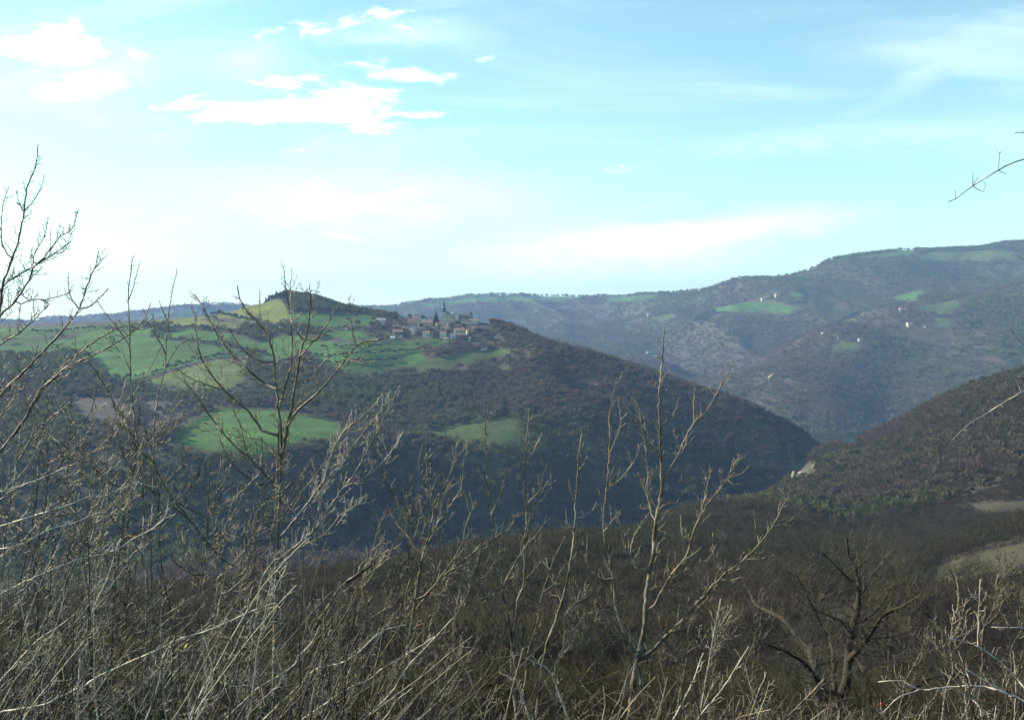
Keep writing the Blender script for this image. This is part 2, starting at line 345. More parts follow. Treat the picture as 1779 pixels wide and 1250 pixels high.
# mesh: rows follow the level lines so that ridges stay crisp
segs = [10, 4, 14, 24, 22, 24, 20, 18, 26, 14, 34, 30, 28, 26, 12, 26, 16, 24, 38, 8, 4]
K = YT.shape[1]; assert len(segs) == K - 1, (len(segs), K)
ucols = np.concatenate([np.linspace(-.84, -.56, 90, endpoint=False), np.linspace(-.56, .56, 1060, endpoint=False), np.linspace(.56, .84, 91)])
Yk_c = np.stack([np.interp(ucols, UT, YT[:, k]) for k in range(K)], -1)
rows = []
for k in range(K - 1):
    for j in range(segs[k]): rows.append(Yk_c[:, k] + (Yk_c[:, k + 1] - Yk_c[:, k]) * (j / segs[k]))
rows.append(Yk_c[:, -1])
YY = np.stack(rows, 0); UU = np.broadcast_to(ucols, YY.shape)
XX = UU * (np.maximum(YY, -75) + 80 * np.exp(-np.maximum(YY, 0) / 70.0) * (1.0) + 0)
ZZ = H(XX, YY)
nr, nc = YY.shape
Vt = np.stack([XX, YY, ZZ], -1).reshape(-1, 3)
a = (np.arange(nr - 1)[:, None] * nc + np.arange(nc - 1)[None, :]).ravel()
Ft = np.stack([a, a + 1, a + nc + 1, a + nc], -1)
fi = field_at(Vt[:, 0], Vt[:, 1], Vt[:, 2])
wood_c = np.array((.062, .052, .038)); base = np.tile(wood_c, (len(Vt), 1))
n1 = fbm(Vt[:, 0], Vt[:, 1], 120.0, 3, 61)[:, None]; n2 = fbm(Vt[:, 0], Vt[:, 1], 300.0, 3, 62)[:, None]
base = base * (1 + .3 * fbm(Vt[:, 0], Vt[:, 1], 70.0, 3, 64)[:, None])
base = base + np.clip(n2 * 1.6 + .15, 0, 1) * np.array((-.006, .026, -.012)) + np.clip(-n1, 0, 1) * np.array((.010, .004, .006))
for i, (c, *_r) in enumerate(FIELDS):
    m = fi == i; base[m] = np.array(c) * (1 + .34 * n1[m] + .22 * fbm(Vt[m, 0], Vt[m, 1], 22.0, 3, 63)[:, None])
nearm = np.clip(1 - (Vt[:, 1:2] - 30) / 300, 0, 1)
nf = (fi < 0)[:, None]
base = np.where(nf, base * (1 - nearm) + nearm * (np.array((.036, .028, .018)) + np.clip(n1, 0, 1) * np.array((.012, .020, .0))), base)
mt, t, bs = new_mat('hillside_ground')
at = t.node('ShaderNodeAttribute', attribute_name='tone'); co = obj_co(t)
s1 = t.ramp(t.noise(co, .035, 6, .65), .3, .7, .72, 1.25); s2 = t.ramp(t.noise(co, .4, 5, .65), .3, .7, .75, 1.25); s3 = t.ramp(t.noise(co, 6.0, 4, .7), .25, .75, .6, 1.4)
c = t.vmath('MULTIPLY', at.outputs['Color'], None); vn = c.node
cx3 = t.node('ShaderNodeCombineXYZ'); mm = t.math('MULTIPLY', t.math('MULTIPLY', s1, s2), s3)
for i in range(3): t.l.new(mm, cx3.inputs[i])
t.l.new(cx3.outputs[0], vn.inputs[1]); t.l.new(c, bs.inputs['Base Color']); bs.inputs['Roughness'].default_value = .95
bn = t.node('ShaderNodeBump'); bn.inputs['Strength'].default_value = .6; bn.inputs['Distance'].default_value = .6
t.l.new(t.noise(co, .9, 6, .7), bn.inputs['Height']); t.l.new(bn.outputs[0], bs.inputs['Normal'])
terrain = np_mesh('terrain', Vt, Ft, mt, base, smooth=True, face_n=4)
tag(terrain, kind='structure')

# ------------------------------------------------------------------ bare woods (countless trees read as one mass)
def attr_mat(name, rough=.9, transl=0.0, var=(.8, 1.2), scale=2.0):
    m, t, bs = new_mat(name); at = t.node('ShaderNodeAttribute', attribute_name='tone')
    f = t.ramp(t.noise(obj_co(t), scale, 4, .6), .3, .7, var[0], var[1])
    cc = t.node('ShaderNodeCombineXYZ')
    for i in range(3): t.l.new(f, cc.inputs[i])
    t.l.new(t.vmath('MULTIPLY', at.outputs['Color'], cc.outputs[0]), bs.inputs['Base Color']); bs.inputs['Roughness'].default_value = rough
    return m
M_WOOD = attr_mat('bare_twig_mass')
_t = NT(M_WOOD.node_tree); _b = [n for n in _t.n if n.type == 'BSDF_PRINCIPLED'][0]; _o = [n for n in _t.n if n.type == 'OUTPUT_MATERIAL'][0]
_tr = _t.node('ShaderNodeBsdfTranslucent'); _mx = _t.node('ShaderNodeMixShader'); _mx.inputs[0].default_value = .42
_t.l.new(_b.inputs['Base Color'].links[0].from_socket, _tr.inputs['Color']); _t.l.new(_b.outputs[0], _mx.inputs[1]); _t.l.new(_tr.outputs[0], _mx.inputs[2]); _t.l.new(_mx.outputs[0], _o.inputs[0])
def crowns(Pn, size, T, tone, wfac=.16, seed=3, squash=.85, trunk=True, up=.35):
    """feathery leafless crowns: T slivers each, fanning up and out, plus a trunk"""
    g = np.random.default_rng(seed); N = len(Pn); size = size[:, None]
    th = g.uniform(0, 2 * np.pi, (N, T)); ph = np.arcsin(np.clip(g.uniform(-.35, 1.0, (N, T)), -1, 1))
    d = np.stack([np.cos(th) * np.cos(ph), np.sin(th) * np.cos(ph), np.sin(ph) * squash], -1)
    rr = g.uniform(.55, 1.0, (N, T, 1)) * g.uniform(.8, 1.15, (N, 1, 1))
    cen = Pn[:, None, :] + np.array((0, 0, 1.0)) * (size[:, :, None] * .62)
    R0 = size[:, :, None] * .5
    a0 = cen + d * R0 * rr * g.uniform(.15, .7, (N, T, 1)); a1 = cen + d * R0 * rr + np.array((0, 0, 1)) * R0 * up * g.uniform(-.3, 1, (N, T, 1))
    side = g.normal(size=(N, T, 3)); side /= np.linalg.norm(side, axis=-1, keepdims=True)
    wd = side * R0 * wfac * 2 * g.uniform(.5, 1.4, (N, T, 1))
    V = np.stack([a0, a1 + wd, a1 - wd], 2)
    V = V.reshape(-1, 3)
    tn = tone[:, None, :] * g.uniform(.85, 1.15, (N, T, 1)); Cc = np.repeat(tn.reshape(-1, 3), 3, axis=0)
    if trunk:
        b = Pn - np.array((0, 0, .6)); wv = np.stack([np.ones(N), np.zeros(N), np.zeros(N)], -1) * size * .028; tp = Pn + np.array((0, 0, 1.)) * size * .8
        Vt_ = np.stack([b - wv, b + wv, tp], 1).reshape(-1, 3); V = np.concatenate([V, Vt_]); Cc = np.concatenate([Cc, np.repeat(tone * 1.25, 3, axis=0)])
    return V, np.arange(len(V)).reshape(-1, 3), Cc
def scatter(n, y0, y1, umax=.60, seed=1, power=2.0):
    g = np.random.default_rng(seed)
    Y = (g.uniform(0, 1, n) * (y1 ** power - y0 ** power) + y0 ** power) ** (1 / power)
    X = g.uniform(-umax, umax, n) * Y
    return X, Y
# how low a point may lie and still be seen: running maximum of the slope of sight per column
ug = np.linspace(-.62, .62, 311); yg = np.linspace(20, 6000, 1200)
Zg = H(ug[:, None] * yg[None, :], np.broadcast_to(yg, (len(ug), len(yg)))); vg = Zg / yg
runm = np.maximum.accumulate(vg, axis=1)
def visible(X, Y, Z, hh, margin):
    iu = np.clip(((X / Y) - ug[0]) / (ug[1] - ug[0]), 0, len(ug) - 1).astype(int); iy = np.clip((Y - 30 - yg[0]) / (yg[1] - yg[0]), 0, len(yg) - 1).astype(int)
    return (Z + hh) / Y > runm[iu, iy] - margin
NOWOOD = [[(1370, 804), (1386, 804), (1422, 806), (1424, 818), (1390, 828), (1368, 838)], [(1462, 760), (1490, 758), (1490, 772), (1462, 772)]]
EVER = [[(1448, 570), (1465, 556), (1495, 543), (1499, 552), (1475, 563)], [(1662, 556), (1690, 548), (1708, 556), (1705, 574), (1664, 576)], [(1180, 580), (1215, 548), (1255, 537), (1250, 547), (1225, 564), (1200, 582)], [(455, 530), (462, 514), (485, 508), (505, 512), (500, 524)]]
def wood(name, n, y0, y1, size, T, seed, label=None, dens=None, wf=.065, pale=1.0, keep_fields=0.0, umax=.6):
    X, Y = scatter(n, y0, y1, umax, seed); Z = H(X, Y)
    g = np.random.default_rng(seed + 100)
    ok = (field_at(X, Y, Z) < 0) | (g.uniform(size=n) < keep_fields)
    ok &= (field_at(X, Y, Z + .7 * size) < 0) | (g.uniform(size=n) < .05)
    ok &= visible(X, Y, Z, size, .012)
    cl_ = fbm(X, Y, 55.0 if y1 < 1600 else 110.0, 4, 71); pz, qz = proj(X, Y, Z); open_ = np.where(y1 > 1600, -.32, np.where((qz < 660) & (pz > 640), -.2, -.6)); ok &= (cl_ > open_) | (g.uniform(size=n) < .45)
    for pl in NOWOOD: ok &= ~(inpoly(pz, qz, pl) | inpoly(pz, qz - .8 * size * F / Y, pl))
    sky_y = np.interp(X / Y, UT, YT[:, RIDX + 5]); rid_y = np.interp(X / Y, UT, YT[:, RIDX]); ok &= ~((Y > sky_y - 70) & (pz < 1480)) & ~((Y > rid_y - np.where(pz < 300, 150, 45)) & (Y < rid_y + 1200) & (pz < 452))
    if dens is not None: ok &= dens(X, Y, Z, g)
    X, Y, Z = X[ok], Y[ok], Z[ok]; m = len(X)
    sz = size * g.uniform(.65, 1.35, m) * (1 + .3 * fbm(X, Y, 90.0, 2, 72))
    k1 = np.clip(.5 + 1.3 * fbm(X, Y, 140.0 if y1 < 1600 else 320.0, 4, 73), 0, 1)[:, None]; k2 = g.uniform(0, 1, (m, 1)) ** 2
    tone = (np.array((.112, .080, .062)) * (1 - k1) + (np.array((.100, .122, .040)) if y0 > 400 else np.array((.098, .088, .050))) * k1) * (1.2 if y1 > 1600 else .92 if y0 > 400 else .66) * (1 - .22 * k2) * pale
    px, py = proj(X, Y, Z)
    ever = g.uniform(size=m) < .014 * (1 + 2 * (fbm(X, Y, 110.0, 2, 79) > .25)); 
    for pl in EVER: ever |= inpoly(px, py, pl) & (g.uniform(size=m) < .85)
    tone[ever] = np.array((.03, .045, .025))
    V, Fc, Cc = crowns(np.stack([X, Y, Z - (.3 if y1 > 1600 else .16) * sz], -1), sz, T, tone, wf, seed)
    o = np_mesh(name, V, Fc, M_WOOD, Cc); tag(o, label, 'woods' if label else None, kind='stuff'); return o, m
EX = globals().get('STAGE', 9)
def vill(X, Y, Z, g):
    px, py = proj(X, Y, Z)
    inv = inpoly(px, py, [(640, 556), (700, 548), (770, 545), (850, 556), (862, 585), (850, 602), (700, 597), (650, 596)]) & (Y > 1050) & (Y < 1450)
    return ~inv | ((g.uniform(size=len(X)) < .07) & ~((py < 570) & (px > 762)))
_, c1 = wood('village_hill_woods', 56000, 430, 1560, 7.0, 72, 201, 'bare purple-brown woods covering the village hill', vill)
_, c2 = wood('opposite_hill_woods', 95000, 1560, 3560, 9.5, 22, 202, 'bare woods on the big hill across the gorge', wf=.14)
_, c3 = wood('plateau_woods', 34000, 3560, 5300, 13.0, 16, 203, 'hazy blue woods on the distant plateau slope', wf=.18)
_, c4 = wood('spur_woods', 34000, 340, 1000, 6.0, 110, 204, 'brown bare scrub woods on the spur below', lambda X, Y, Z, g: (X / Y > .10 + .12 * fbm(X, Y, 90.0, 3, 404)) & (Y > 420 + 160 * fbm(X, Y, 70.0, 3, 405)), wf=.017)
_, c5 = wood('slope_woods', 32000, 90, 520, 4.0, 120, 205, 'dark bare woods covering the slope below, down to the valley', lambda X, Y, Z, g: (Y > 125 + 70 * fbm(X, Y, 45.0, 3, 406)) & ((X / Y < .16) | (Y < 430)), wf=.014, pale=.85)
print('woods', c1, c2, c3, c4, c5)
# ------------------------------------------------------------------ evergreen and skyline trees, hedges
SKYU = UT; SKYY = YT[:, RIDX + 5]
def link_copy(o, parent=None):
    c = o.copy(); COL.objects.link(c)
    if parent: c.parent = parent
    return c
def copy_thing(root, loc, s=1.0, rz=0.0, label=None, group=None):
    kids = list(root.children)
    r = link_copy(root); r.location = loc; r.rotation_euler = (0, 0, rz); r.scale = (s, s, s)
    if label: r['label'] = label
    if group: r['group'] = group
    for k in kids:
        c = link_copy(k, r)
        for g in k.children: link_copy(g, c)
    return r
M_TRUNK = simple_mat('rough_bark', (.10, .082, .068), .35, 2.5, bump=.4)
def small_tree(seed, T, tone, wf, label, cat, group, squash=.85, name='bare_tree'):
    t_ = empty(name, (0, 0, 0), label, cat, group)
    V, Fc, Cc = crowns(np.array([[0, 0, 0.]]), np.array([1.0]), T, np.array([tone]), wf, seed, squash, trunk=False, up=.5)
    np_mesh('crown', V, Fc, M_WOOD, Cc, parent=t_)
    tb = []; n = 6
    V = []; 
    for k, (zz, rr) in enumerate([(-.1, .04), (.3, .03), (.7, .012)]):
        for j in range(n): V.append((rr * math.cos(j * math.tau / n) + .02 * k, rr * math.sin(j * math.tau / n), zz))
    Fq = [(k * n + j, k * n + (j + 1) % n, (k + 1) * n + (j + 1) % n, (k + 1) * n + j) for k in range(2) for j in range(n)]
    np_mesh('trunk', V, Fq, M_TRUNK, parent=t_, face_n=4)
    return t_
GSK = 'trees along the plateau skyline'
sk = [small_tree(500 + i, 70, np.array((.06, .062, .05)), .16, 'small dark tree standing against the sky on the distant plateau edge', 'tree', GSK, name='skyline_tree') for i in range(3)]
used = [False] * 3
xs_ = [621, 633, 638, 663, 673, 694, 698, 701, 728, 732, 736, 740, 744, 767, 770, 773, 776, 788, 794, 799, 803, 807, 812, 832, 836, 840, 844, 848, 852, 856]
q = 914
while q < 1262:
    xs_.append(q); q += rnd.choice([4, 5, 5, 6, 9, 13] if q < 1000 else [6, 7, 9, 12, 16])
q = 1268
while q < 1440: xs_.append(q); q += rnd.choice([9, 14, 22])
q = 1563
while q < 1700: xs_.append(q); q += rnd.choice([5, 6, 7, 10] if q > 1615 else [9, 14])
q = 1702
while q < 1790: xs_.append(q); q += rnd.choice([12, 17])
for i, x in enumerate(xs_):
    u = f_dir(x, 520)[0]; Ys_ = float(np.interp(u, SKYU, SKYY)); k = i % 3
    s_ = rnd.uniform(4.2, 6.6) * Ys_ / F * (.8 if 786 < x < 815 or x < 705 else 1.1)
    z = hgt(u * Ys_, Ys_) - .40 * s_; loc = (u * Ys_, Ys_, z); rz = rnd.uniform(0, 6.28)
    if not used[k]:
        used[k] = True; sk[k].location = loc; sk[k].scale = (s_ * 1.2, s_ * 1.2, s_); sk[k].rotation_euler[2] = rz
    else: copy_thing(sk[k], loc, s_, rz)

# hedgerows on the village hill, as lines between its fields
HEDGES = [
 ([(186, 574), (266, 567), (316, 570), (380, 574), (420, 577)], 900, 1550, 'long dark hedgerow under the yellow hilltop field'),
 ([(262, 588), (316, 592), (360, 597), (403, 604), (446, 612), (470, 620)], 900, 1500, 'dark hedgerow crossing the middle of the big green field'),
 ([(212, 662), (266, 650), (316, 635), (350, 626), (400, 617), (430, 614)], 900, 1350, 'hedgerow curving between the blue-green and the olive fields'),
 ([(366, 546), (400, 550), (430, 556), (470, 564)], 1200, 1550, 'hedgerow slanting through the yellow hilltop fields'),
 ([(545, 618), (600, 619), (650, 616), (700, 612), (735, 608)], 1000, 1400, 'hedgerow on the green slope beneath the village'),
 ([(560, 606), (600, 604), (640, 606), (668, 602)], 1000, 1400, 'short broken hedgerow just below the village gardens'),
 ([(560, 632), (610, 632), (670, 628), (700, 626)], 1000, 1400, 'lowest hedgerow on the green slope beneath the village'),
 ([(500, 570), (545, 572), (600, 572), (640, 575)], 1100, 1500, 'hedgerow running from the wooded knoll towards the village'),
 ([(60, 578), (110, 577), (160, 572), (200, 571)], 1100, 1550, 'thin hedgerow along the pale top meadow'),
 ([(380, 704), (440, 706), (500, 712), (560, 720), (610, 732), (640, 740)], 750, 1100, 'hedgerow along the top of the bright lower field'),
 ([(232, 727), (280, 716), (320, 706), (356, 700)], 750, 1100, 'hedgerow beside the brown ploughed strip'),
 ([(745, 748), (800, 736), (850, 728), (886, 724)], 750, 1100, 'hedgerow along the top of the dull green lone field'),
]
for i, (pl, ya, yb, lab) in enumerate(HEDGES):
    P3 = [hit(x, y, ya, yb) for x, y in pl]; pos = []
    for a_, b_ in zip(P3, P3[1:]):
        n_ = max(2, int((b_ - a_).length / 2.6))
        for k in range(n_):
            p = a_.lerp(b_, k / n_); p.x += rnd.gauss(0, .9); p.y += rnd.gauss(0, .9)
            if rnd.random() < .9: pos.append((p.x, p.y, hgt(p.x, p.y) - .3))
    pos = np.array(pos); g = np.random.default_rng(900 + i); sz = g.uniform(2.6, 5.0, len(pos)) * (1 + .5 * (g.uniform(size=len(pos)) < .12))
    tone = np.array((.06, .058, .045)) * g.uniform(.7, 1.2, (len(pos), 1))
    V, Fc, Cc = crowns(pos, sz, 46, tone, .16, 900 + i, .9)
    tag(np_mesh('hedgerow', V, Fc, M_WOOD, Cc), lab, 'hedge', 'hedgerows between the hill fields')

def conifer(loc, h, rw, label, group=None, seed=1, tone=(.022, .04, .026)):
    g = np.random.default_rng(seed); t_ = empty('conifer_tree', loc, label, 'tree', group)
    V, Fq = [], []; n = 6
    for k, (zz, rr) in enumerate([(-.8, .3), (h * .5, .16), (h * .97, .03)]):
        for j in range(n): V.append((rr * math.cos(j * math.tau / n), rr * math.sin(j * math.tau / n), zz))
    Fq = [(k * n + j, k * n + (j + 1) % n, (k + 1) * n + (j + 1) % n, (k + 1) * n + j) for k in range(2) for j in range(n)]
    np_mesh('trunk', V, Fq, M_TRUNK, parent=t_, face_n=4)
    N = 900; zf = g.uniform(0, 1, N) ** 1.25; ang = g.uniform(0, 6.28, N); z = h * (.08 + .92 * zf); R_ = rw * (1 - zf) ** .8 * g.uniform(.35, 1.05, N) + .15
    c = np.stack([np.cos(ang), np.sin(ang), np.zeros(N)], -1)
    a0 = c * (R_ * .3)[:, None] + np.stack([0 * z, 0 * z, z], -1); a1 = c * R_[:, None] + np.stack([0 * z, 0 * z, z - .35 * R_], -1)
    sd = np.stack([-np.sin(ang), np.cos(ang), g.uniform(-.5, .5, N)], -1) * (.22 + .2 * (1 - zf))[:, None]
    V = np.stack([a0, a1 + sd, a1 - sd], 1).reshape(-1, 3); Cc = np.repeat(np.array(tone) * g.uniform(.6, 1.5, (N, 1)), 3, axis=0)
    np_mesh('crown', V, np.arange(len(V)).reshape(-1, 3), M_WOOD, Cc, parent=t_)
    return t_
p = hit(757.5, 560, 1200, 1340); conifer(p - Vector((0, 0, .5)), 16.5, 5.4, 'tall dark conifer beside the village church spire', seed=5)
for i, (x, y, h_) in enumerate([(462, 524, 9), (467, 521, 11), (473, 519, 10), (480, 517, 12), (487, 516, 9), (493, 515, 11), (499, 516, 10)]):
    p = hit(x, y, 1300, 1520); conifer(p - Vector((0, 0, .5)), h_, h_ * .3, 'dark conifer on the steep end of the wooded knoll', 'conifers on the wooded knoll', 20 + i)
for i, (x, y, h_, lab) in enumerate([(689, 549, 9, 'round dark evergreen on the ridge beside the pale house end'), (681, 549, 7, 'small evergreen near the ridge path above the grey barn')]):
    p = hit(x, y + 6, 1200, 1400); conifer(p - Vector((0, 0, .5)), h_, h_ * .45, lab, None, 60 + i)

# ------------------------------------------------------------------ buildings
class MB:
    def __init__(s): s.v = []; s.f = []
    def box(s, cx, cy, z0, w_, d_, h_, rot=0.0):
        c, sn = math.cos(rot), math.sin(rot); b = len(s.v)
        for zz in (z0, z0 + h_):
            for (ax, ay) in ((-1, -1), (1, -1), (1, 1), (-1, 1)):
                x, y = ax * w_ / 2, ay * d_ / 2; s.v.append((cx + x * c - y * sn, cy + x * sn + y * c, zz))
        s.f += [(b, b + 3, b + 2, b + 1), (b + 4, b + 5, b + 6, b + 7)] + [(b + i, b + (i + 1) % 4, b + 4 + (i + 1) % 4, b + 4 + i) for i in range(4)]
        return s
    def poly(s, vs, fs): b = len(s.v); s.v += vs; s.f += [tuple(i + b for i in f) for f in fs]; return s
    def prism(s, cx, cy, z0, n, r0, r1, h_, ph=0.0):
        b = len(s.v)
        for zz, rr in ((z0, r0), (z0 + h_, r1)):
            for j in range(n): s.v.append((cx + rr * math.cos(ph + j * math.tau / n), cy + rr * math.sin(ph + j * math.tau / n), zz))
        s.f += [tuple(range(b + n - 1, b - 1, -1)), tuple(range(b + n, b + 2 * n))] + [(b + j, b + (j + 1) % n, b + n + (j + 1) % n, b + n + j) for j in range(n)]
        return s
    def build(s, name, mat, parent=None, smooth=False):
        me = bpy.data.meshes.new(name); me.from_pydata(s.v, [], s.f); me.update(); me.materials.append(mat)
        if smooth: me.polygons.foreach_set('use_smooth', [True] * len(me.polygons))
        o = bpy.data.objects.new(name, me); COL.objects.link(o)
        if parent: o.parent = parent
        return o
def mm_(name, c, v=.2, s=1.2): return simple_mat(name, c, v, s, bump=.2)
WALL = dict(stone=mm_('grey_stone_wall', (.44, .39, .33), .25), pale=mm_('pale_render', (.50, .45, .38)), white=mm_('white_render', (.56, .55, .52), .06),
            ochre=mm_('ochre_render', (.48, .40, .27)), dark=mm_('dark_stone_wall', (.21, .175, .15), .3), rud=mm_('ruddy_stone_wall', (.44, .33, .26), .25), blue=mm_('bluish_render', (.52, .55, .60)))
ROOF = dict(red=mm_('red_tile_roof', (.25, .15, .115), .3, 2.5), brown=mm_('brown_tile_roof', (.24, .17, .135), .3, 2.5), grey=mm_('grey_slab_roof', (.33, .32, .32), .15, 2.0), slate=mm_('dark_slate_roof', (.055, .06, .07), .25, 3.0),
            orange=mm_('orange_tile_roof', (.31, .19, .14), .3, 2.5), metal=mm_('white_metal_roof', (.78, .80, .82), .05))
M_GLASS = simple_mat('dark_window_glass', (.03, .035, .045), .2, 2.0, rough=.15, spec=.5)
M_DOOR = simple_mat('painted_wood_door', (.10, .06, .045), .2, 4.0)
M_FRAME = simple_mat('pale_window_frame', (.55, .53, .50), .1, 4.0)
def house(loc, w_, d_, h_, rot, wall, roof, label, cat='house', group=None, rh=None, chim=1, wins=2, name='village_house', door=True, flat=False):
    t_ = empty(name, loc, label, cat, group, rot); rh = rh if rh is not None else min(w_, d_) * .27
    m = MB(); zb_ = -3.5
    vs = [(-w_/2, -d_/2, zb_), (w_/2, -d_/2, zb_), (w_/2, d_/2, zb_), (-w_/2, d_/2, zb_), (-w_/2, -d_/2, h_), (w_/2, -d_/2, h_), (w_/2, d_/2, h_), (-w_/2, d_/2, h_)]
    fs = [(0, 3, 2, 1), (0, 1, 5, 4), (2, 3, 7, 6)]
    if flat: fs += [(1, 2, 6, 5), (3, 0, 4, 7), (4, 5, 6, 7)]
    else:
        vs += [(-w_/2, 0, h_ + rh), (w_/2, 0, h_ + rh)]; fs += [(1, 2, 6, 9, 5), (3, 0, 4, 8, 7), (4, 5, 9, 8), (6, 7, 8, 9)]
    m.poly(vs, fs).build('wall', WALL[wall], t_)
    rf = MB(); ov = .45; th = .22; sl = rh / (d_ / 2)
    if flat: rf.box(0, 0, h_ + .003, w_ + .3, d_ + .3, .35)
    else:
        for s_ in (-1, 1):
            y0_ = s_ * (d_ / 2 + ov); z0_ = h_ - sl * ov + .05; zt_ = h_ + rh + .05
            v_ = [(-w_/2 - ov, y0_, z0_), (w_/2 + ov, y0_, z0_), (w_/2 + ov, 0, zt_), (-w_/2 - ov, 0, zt_)]; v_ += [(x, y, z + th) for x, y, z in v_]
            f_ = [(3, 2, 1, 0), (4, 5, 6, 7), (0, 1, 5, 4), (1, 2, 6, 5), (3, 0, 4, 7)]
            if s_ > 0: f_ = [tuple(reversed(f)) for f in f_]
            rf.poly(v_, f_)
    ro = rf.build('roof', ROOF[roof], t_)
    for k in range(chim):
        cx_ = w_ * (.38 if k == 0 else -.38); cz = h_ + (0 if flat else rh * .8)
        MB().box(cx_, 0, cz - .3, .9, .7, 1.9).box(cx_, 0, cz + 1.6, 1.1, .9, .18).build('chimney', WALL['dark' if wall == 'dark' else 'stone'], ro)
    nf = max(1, int(h_ // 2.9))
    for fl in range(nf):
        for k in range(wins):
            x = (k + .5) / wins * w_ - w_ / 2; z = 1.1 + fl * 2.8
            if fl == 0 and door and k == wins // 2: continue
            wn = MB().box(x, -d_/2 - .05, z, 1.1, .14, 1.5).build('window', M_FRAME, t_)
            MB().box(x, -d_/2 - .125, z + .14, .82, .03, 1.2).build('pane', M_GLASS, wn)
    if door: MB().box((wins // 2 + .5) / wins * w_ - w_/2, -d_/2 - .05, 0, 1.25, .14, 2.2).build('door', M_DOOR, t_)
    if d_ > 5:
        wn = MB().box(w_/2 + .05, 0, h_ * .55, .14, 1.0, 1.3).build('window', M_FRAME, t_); MB().box(w_/2 + .125, 0, h_ * .55 + .12, .03, .76, 1.05).build('pane', M_GLASS, wn)
    return t_
GV = 'stone houses of the hilltop village'
VIL = [  # px, py base, width px, wall height px, wall, roof, rot, extra, label
 (662, 563, 15, 7, 'pale', 'grey', .1, dict(chim=0, wins=3), 'wide pale grey barn standing apart at the open end of the village'),
 (647, 567, 10, 3.5, 'pale', 'brown', -.1, dict(chim=1), 'low pale cottage just downhill from the grey barn'),
 (685.5, 551, 3.2, 5, 'pale', 'brown', .3, dict(wins=1), 'narrow pale house end on the ridge beside the round evergreen'),
 (717, 563, 17, 6.5, 'rud', 'red', .15, dict(wins=4), 'broad ruddy house high on the ridge of the village'),
 (722, 554, 10, 3.5, 'rud', 'brown', -.1, dict(), 'small ruddy house peeping over the broad one on the ridge'),
 (729, 568, 5, 5.5, 'white', 'brown', .2, dict(wins=1), 'narrow house front painted bright white amid brown roofs'),
 (742, 565, 20, 5, 'rud', 'brown', -.05, dict(wins=5), 'long low brown-roofed row below the tall conifer'),
 (718, 579, 13, 10, 'pale', 'grey', 1.2, dict(wins=3), 'tall pale stone house with its gable to the light'),
 (704, 575, 12, 5, 'dark', 'brown', .2, dict(), 'dark-walled house left of the tall pale gable house'),
 (691, 580, 17, 4, 'rud', 'orange', .1, dict(wins=3), 'low wide house with a pale pinkish roof at the village edge'),
 (682, 588.5, 7, 2.2, 'white', 'metal', .05, dict(chim=0, wins=1, door=False), 'bright white low shed on the grass below the village'),
 (697, 584.5, 4, 3, 'white', 'metal', .3, dict(chim=0, wins=1), 'tiny white outbuilding above the low white shed'),
 (741, 585, 12, 7, 'pale', 'brown', -.25, dict(), 'pale house with a lit roof next to the dark gable'),
 (750, 586, 9, 8.5, 'dark', 'brown', 1.35, dict(), 'dark gable house in the middle of the village'),
 (762, 567, 9, 5, 'rud', 'red', .3, dict(), 'red-roofed house right below the tall conifer'),
 (760, 575, 5, 7.5, 'ochre', 'brown', .2, dict(wins=1), 'narrow pale yellow house below the church'),
 (772, 575, 13, 5.5, 'rud', 'orange', .1, dict(wins=3), 'wide ruddy house with orange roof under the church wall'),
 (770, 586, 11, 8, 'pale', 'brown', -.1, dict(wins=3), 'tall pale house front near the foot of the village'),
 (781, 567, 7, 5.5, 'rud', 'brown', .4, dict(), 'brown house against the church retaining wall'),
 (798, 578, 17, 5, 'rud', 'orange', .12, dict(wins=4), 'long house with the broadest orange roof in the village'),
 (787, 587, 11, 6.5, 'blue', 'brown', .0, dict(wins=3), 'bluish white rendered house at the foot of the village'),
 (801, 589, 12, 7.5, 'dark', 'brown', .15, dict(), 'dark house beside the bluish white one'),
 (812, 585, 3.6, 11, 'ochre', 'brown', .4, dict(wins=1, d=4), 'slim pale tower house at the lower edge of the village'),
 (815, 591, 4, 4, 'white', 'metal', .2, dict(chim=0, wins=1), 'small white cabin under the slim tower house'),
 (842, 587, 5.5, 2.2, 'white', 'metal', .1, dict(chim=0, wins=1), 'white shed alone among trees past the last houses'),
 (841, 608, 10, 2.6, 'pale', 'grey', .05, dict(chim=0), 'pale low barn among the trees well below the village'),
 (792, 607, 5, 2.5, 'pale', 'grey', .2, dict(chim=0, wins=1), 'little pale hut on the slope under the bluish white house'),
 (775, 594, 8, 6, 'pale', 'orange', -.2, dict(), 'lowest pale house jutting out at the foot of the village'),
 (816, 561, 29, 3.2, 'pale', 'orange', .02, dict(wins=7, chim=2), 'very long low pale building beside the castle'),
 (770, 611, 5, 2.3, 'pale', 'grey', .0, dict(chim=0, wins=1), 'tiny pale hut isolated on the grass below the village'),
 (752, 575, 8, 5, 'rud', 'red', -.2, dict(), 'small red-roofed house between the dark gable and the conifer'),
 (733, 577, 11, 6, 'dark', 'brown', .15, dict(), 'dark roofed house behind the white house front'),
 (826, 576, 11, 5.5, 'dark', 'brown', .1, dict(), 'dark brown house at the shady end of the village'),
 (688, 570, 10, 3.6, 'stone', 'brown', -.2, dict(), 'grey stone cottage above the pinkish roofed house'),
 (614, 567, 10, 3.2, 'rud', 'brown', .1, dict(), 'brown cottage alone between the knoll and the village'),
 (604, 573, 7, 3, 'stone', 'brown', .3, dict(), 'stone byre below the lone brown cottage'),
]
SC_ = .86
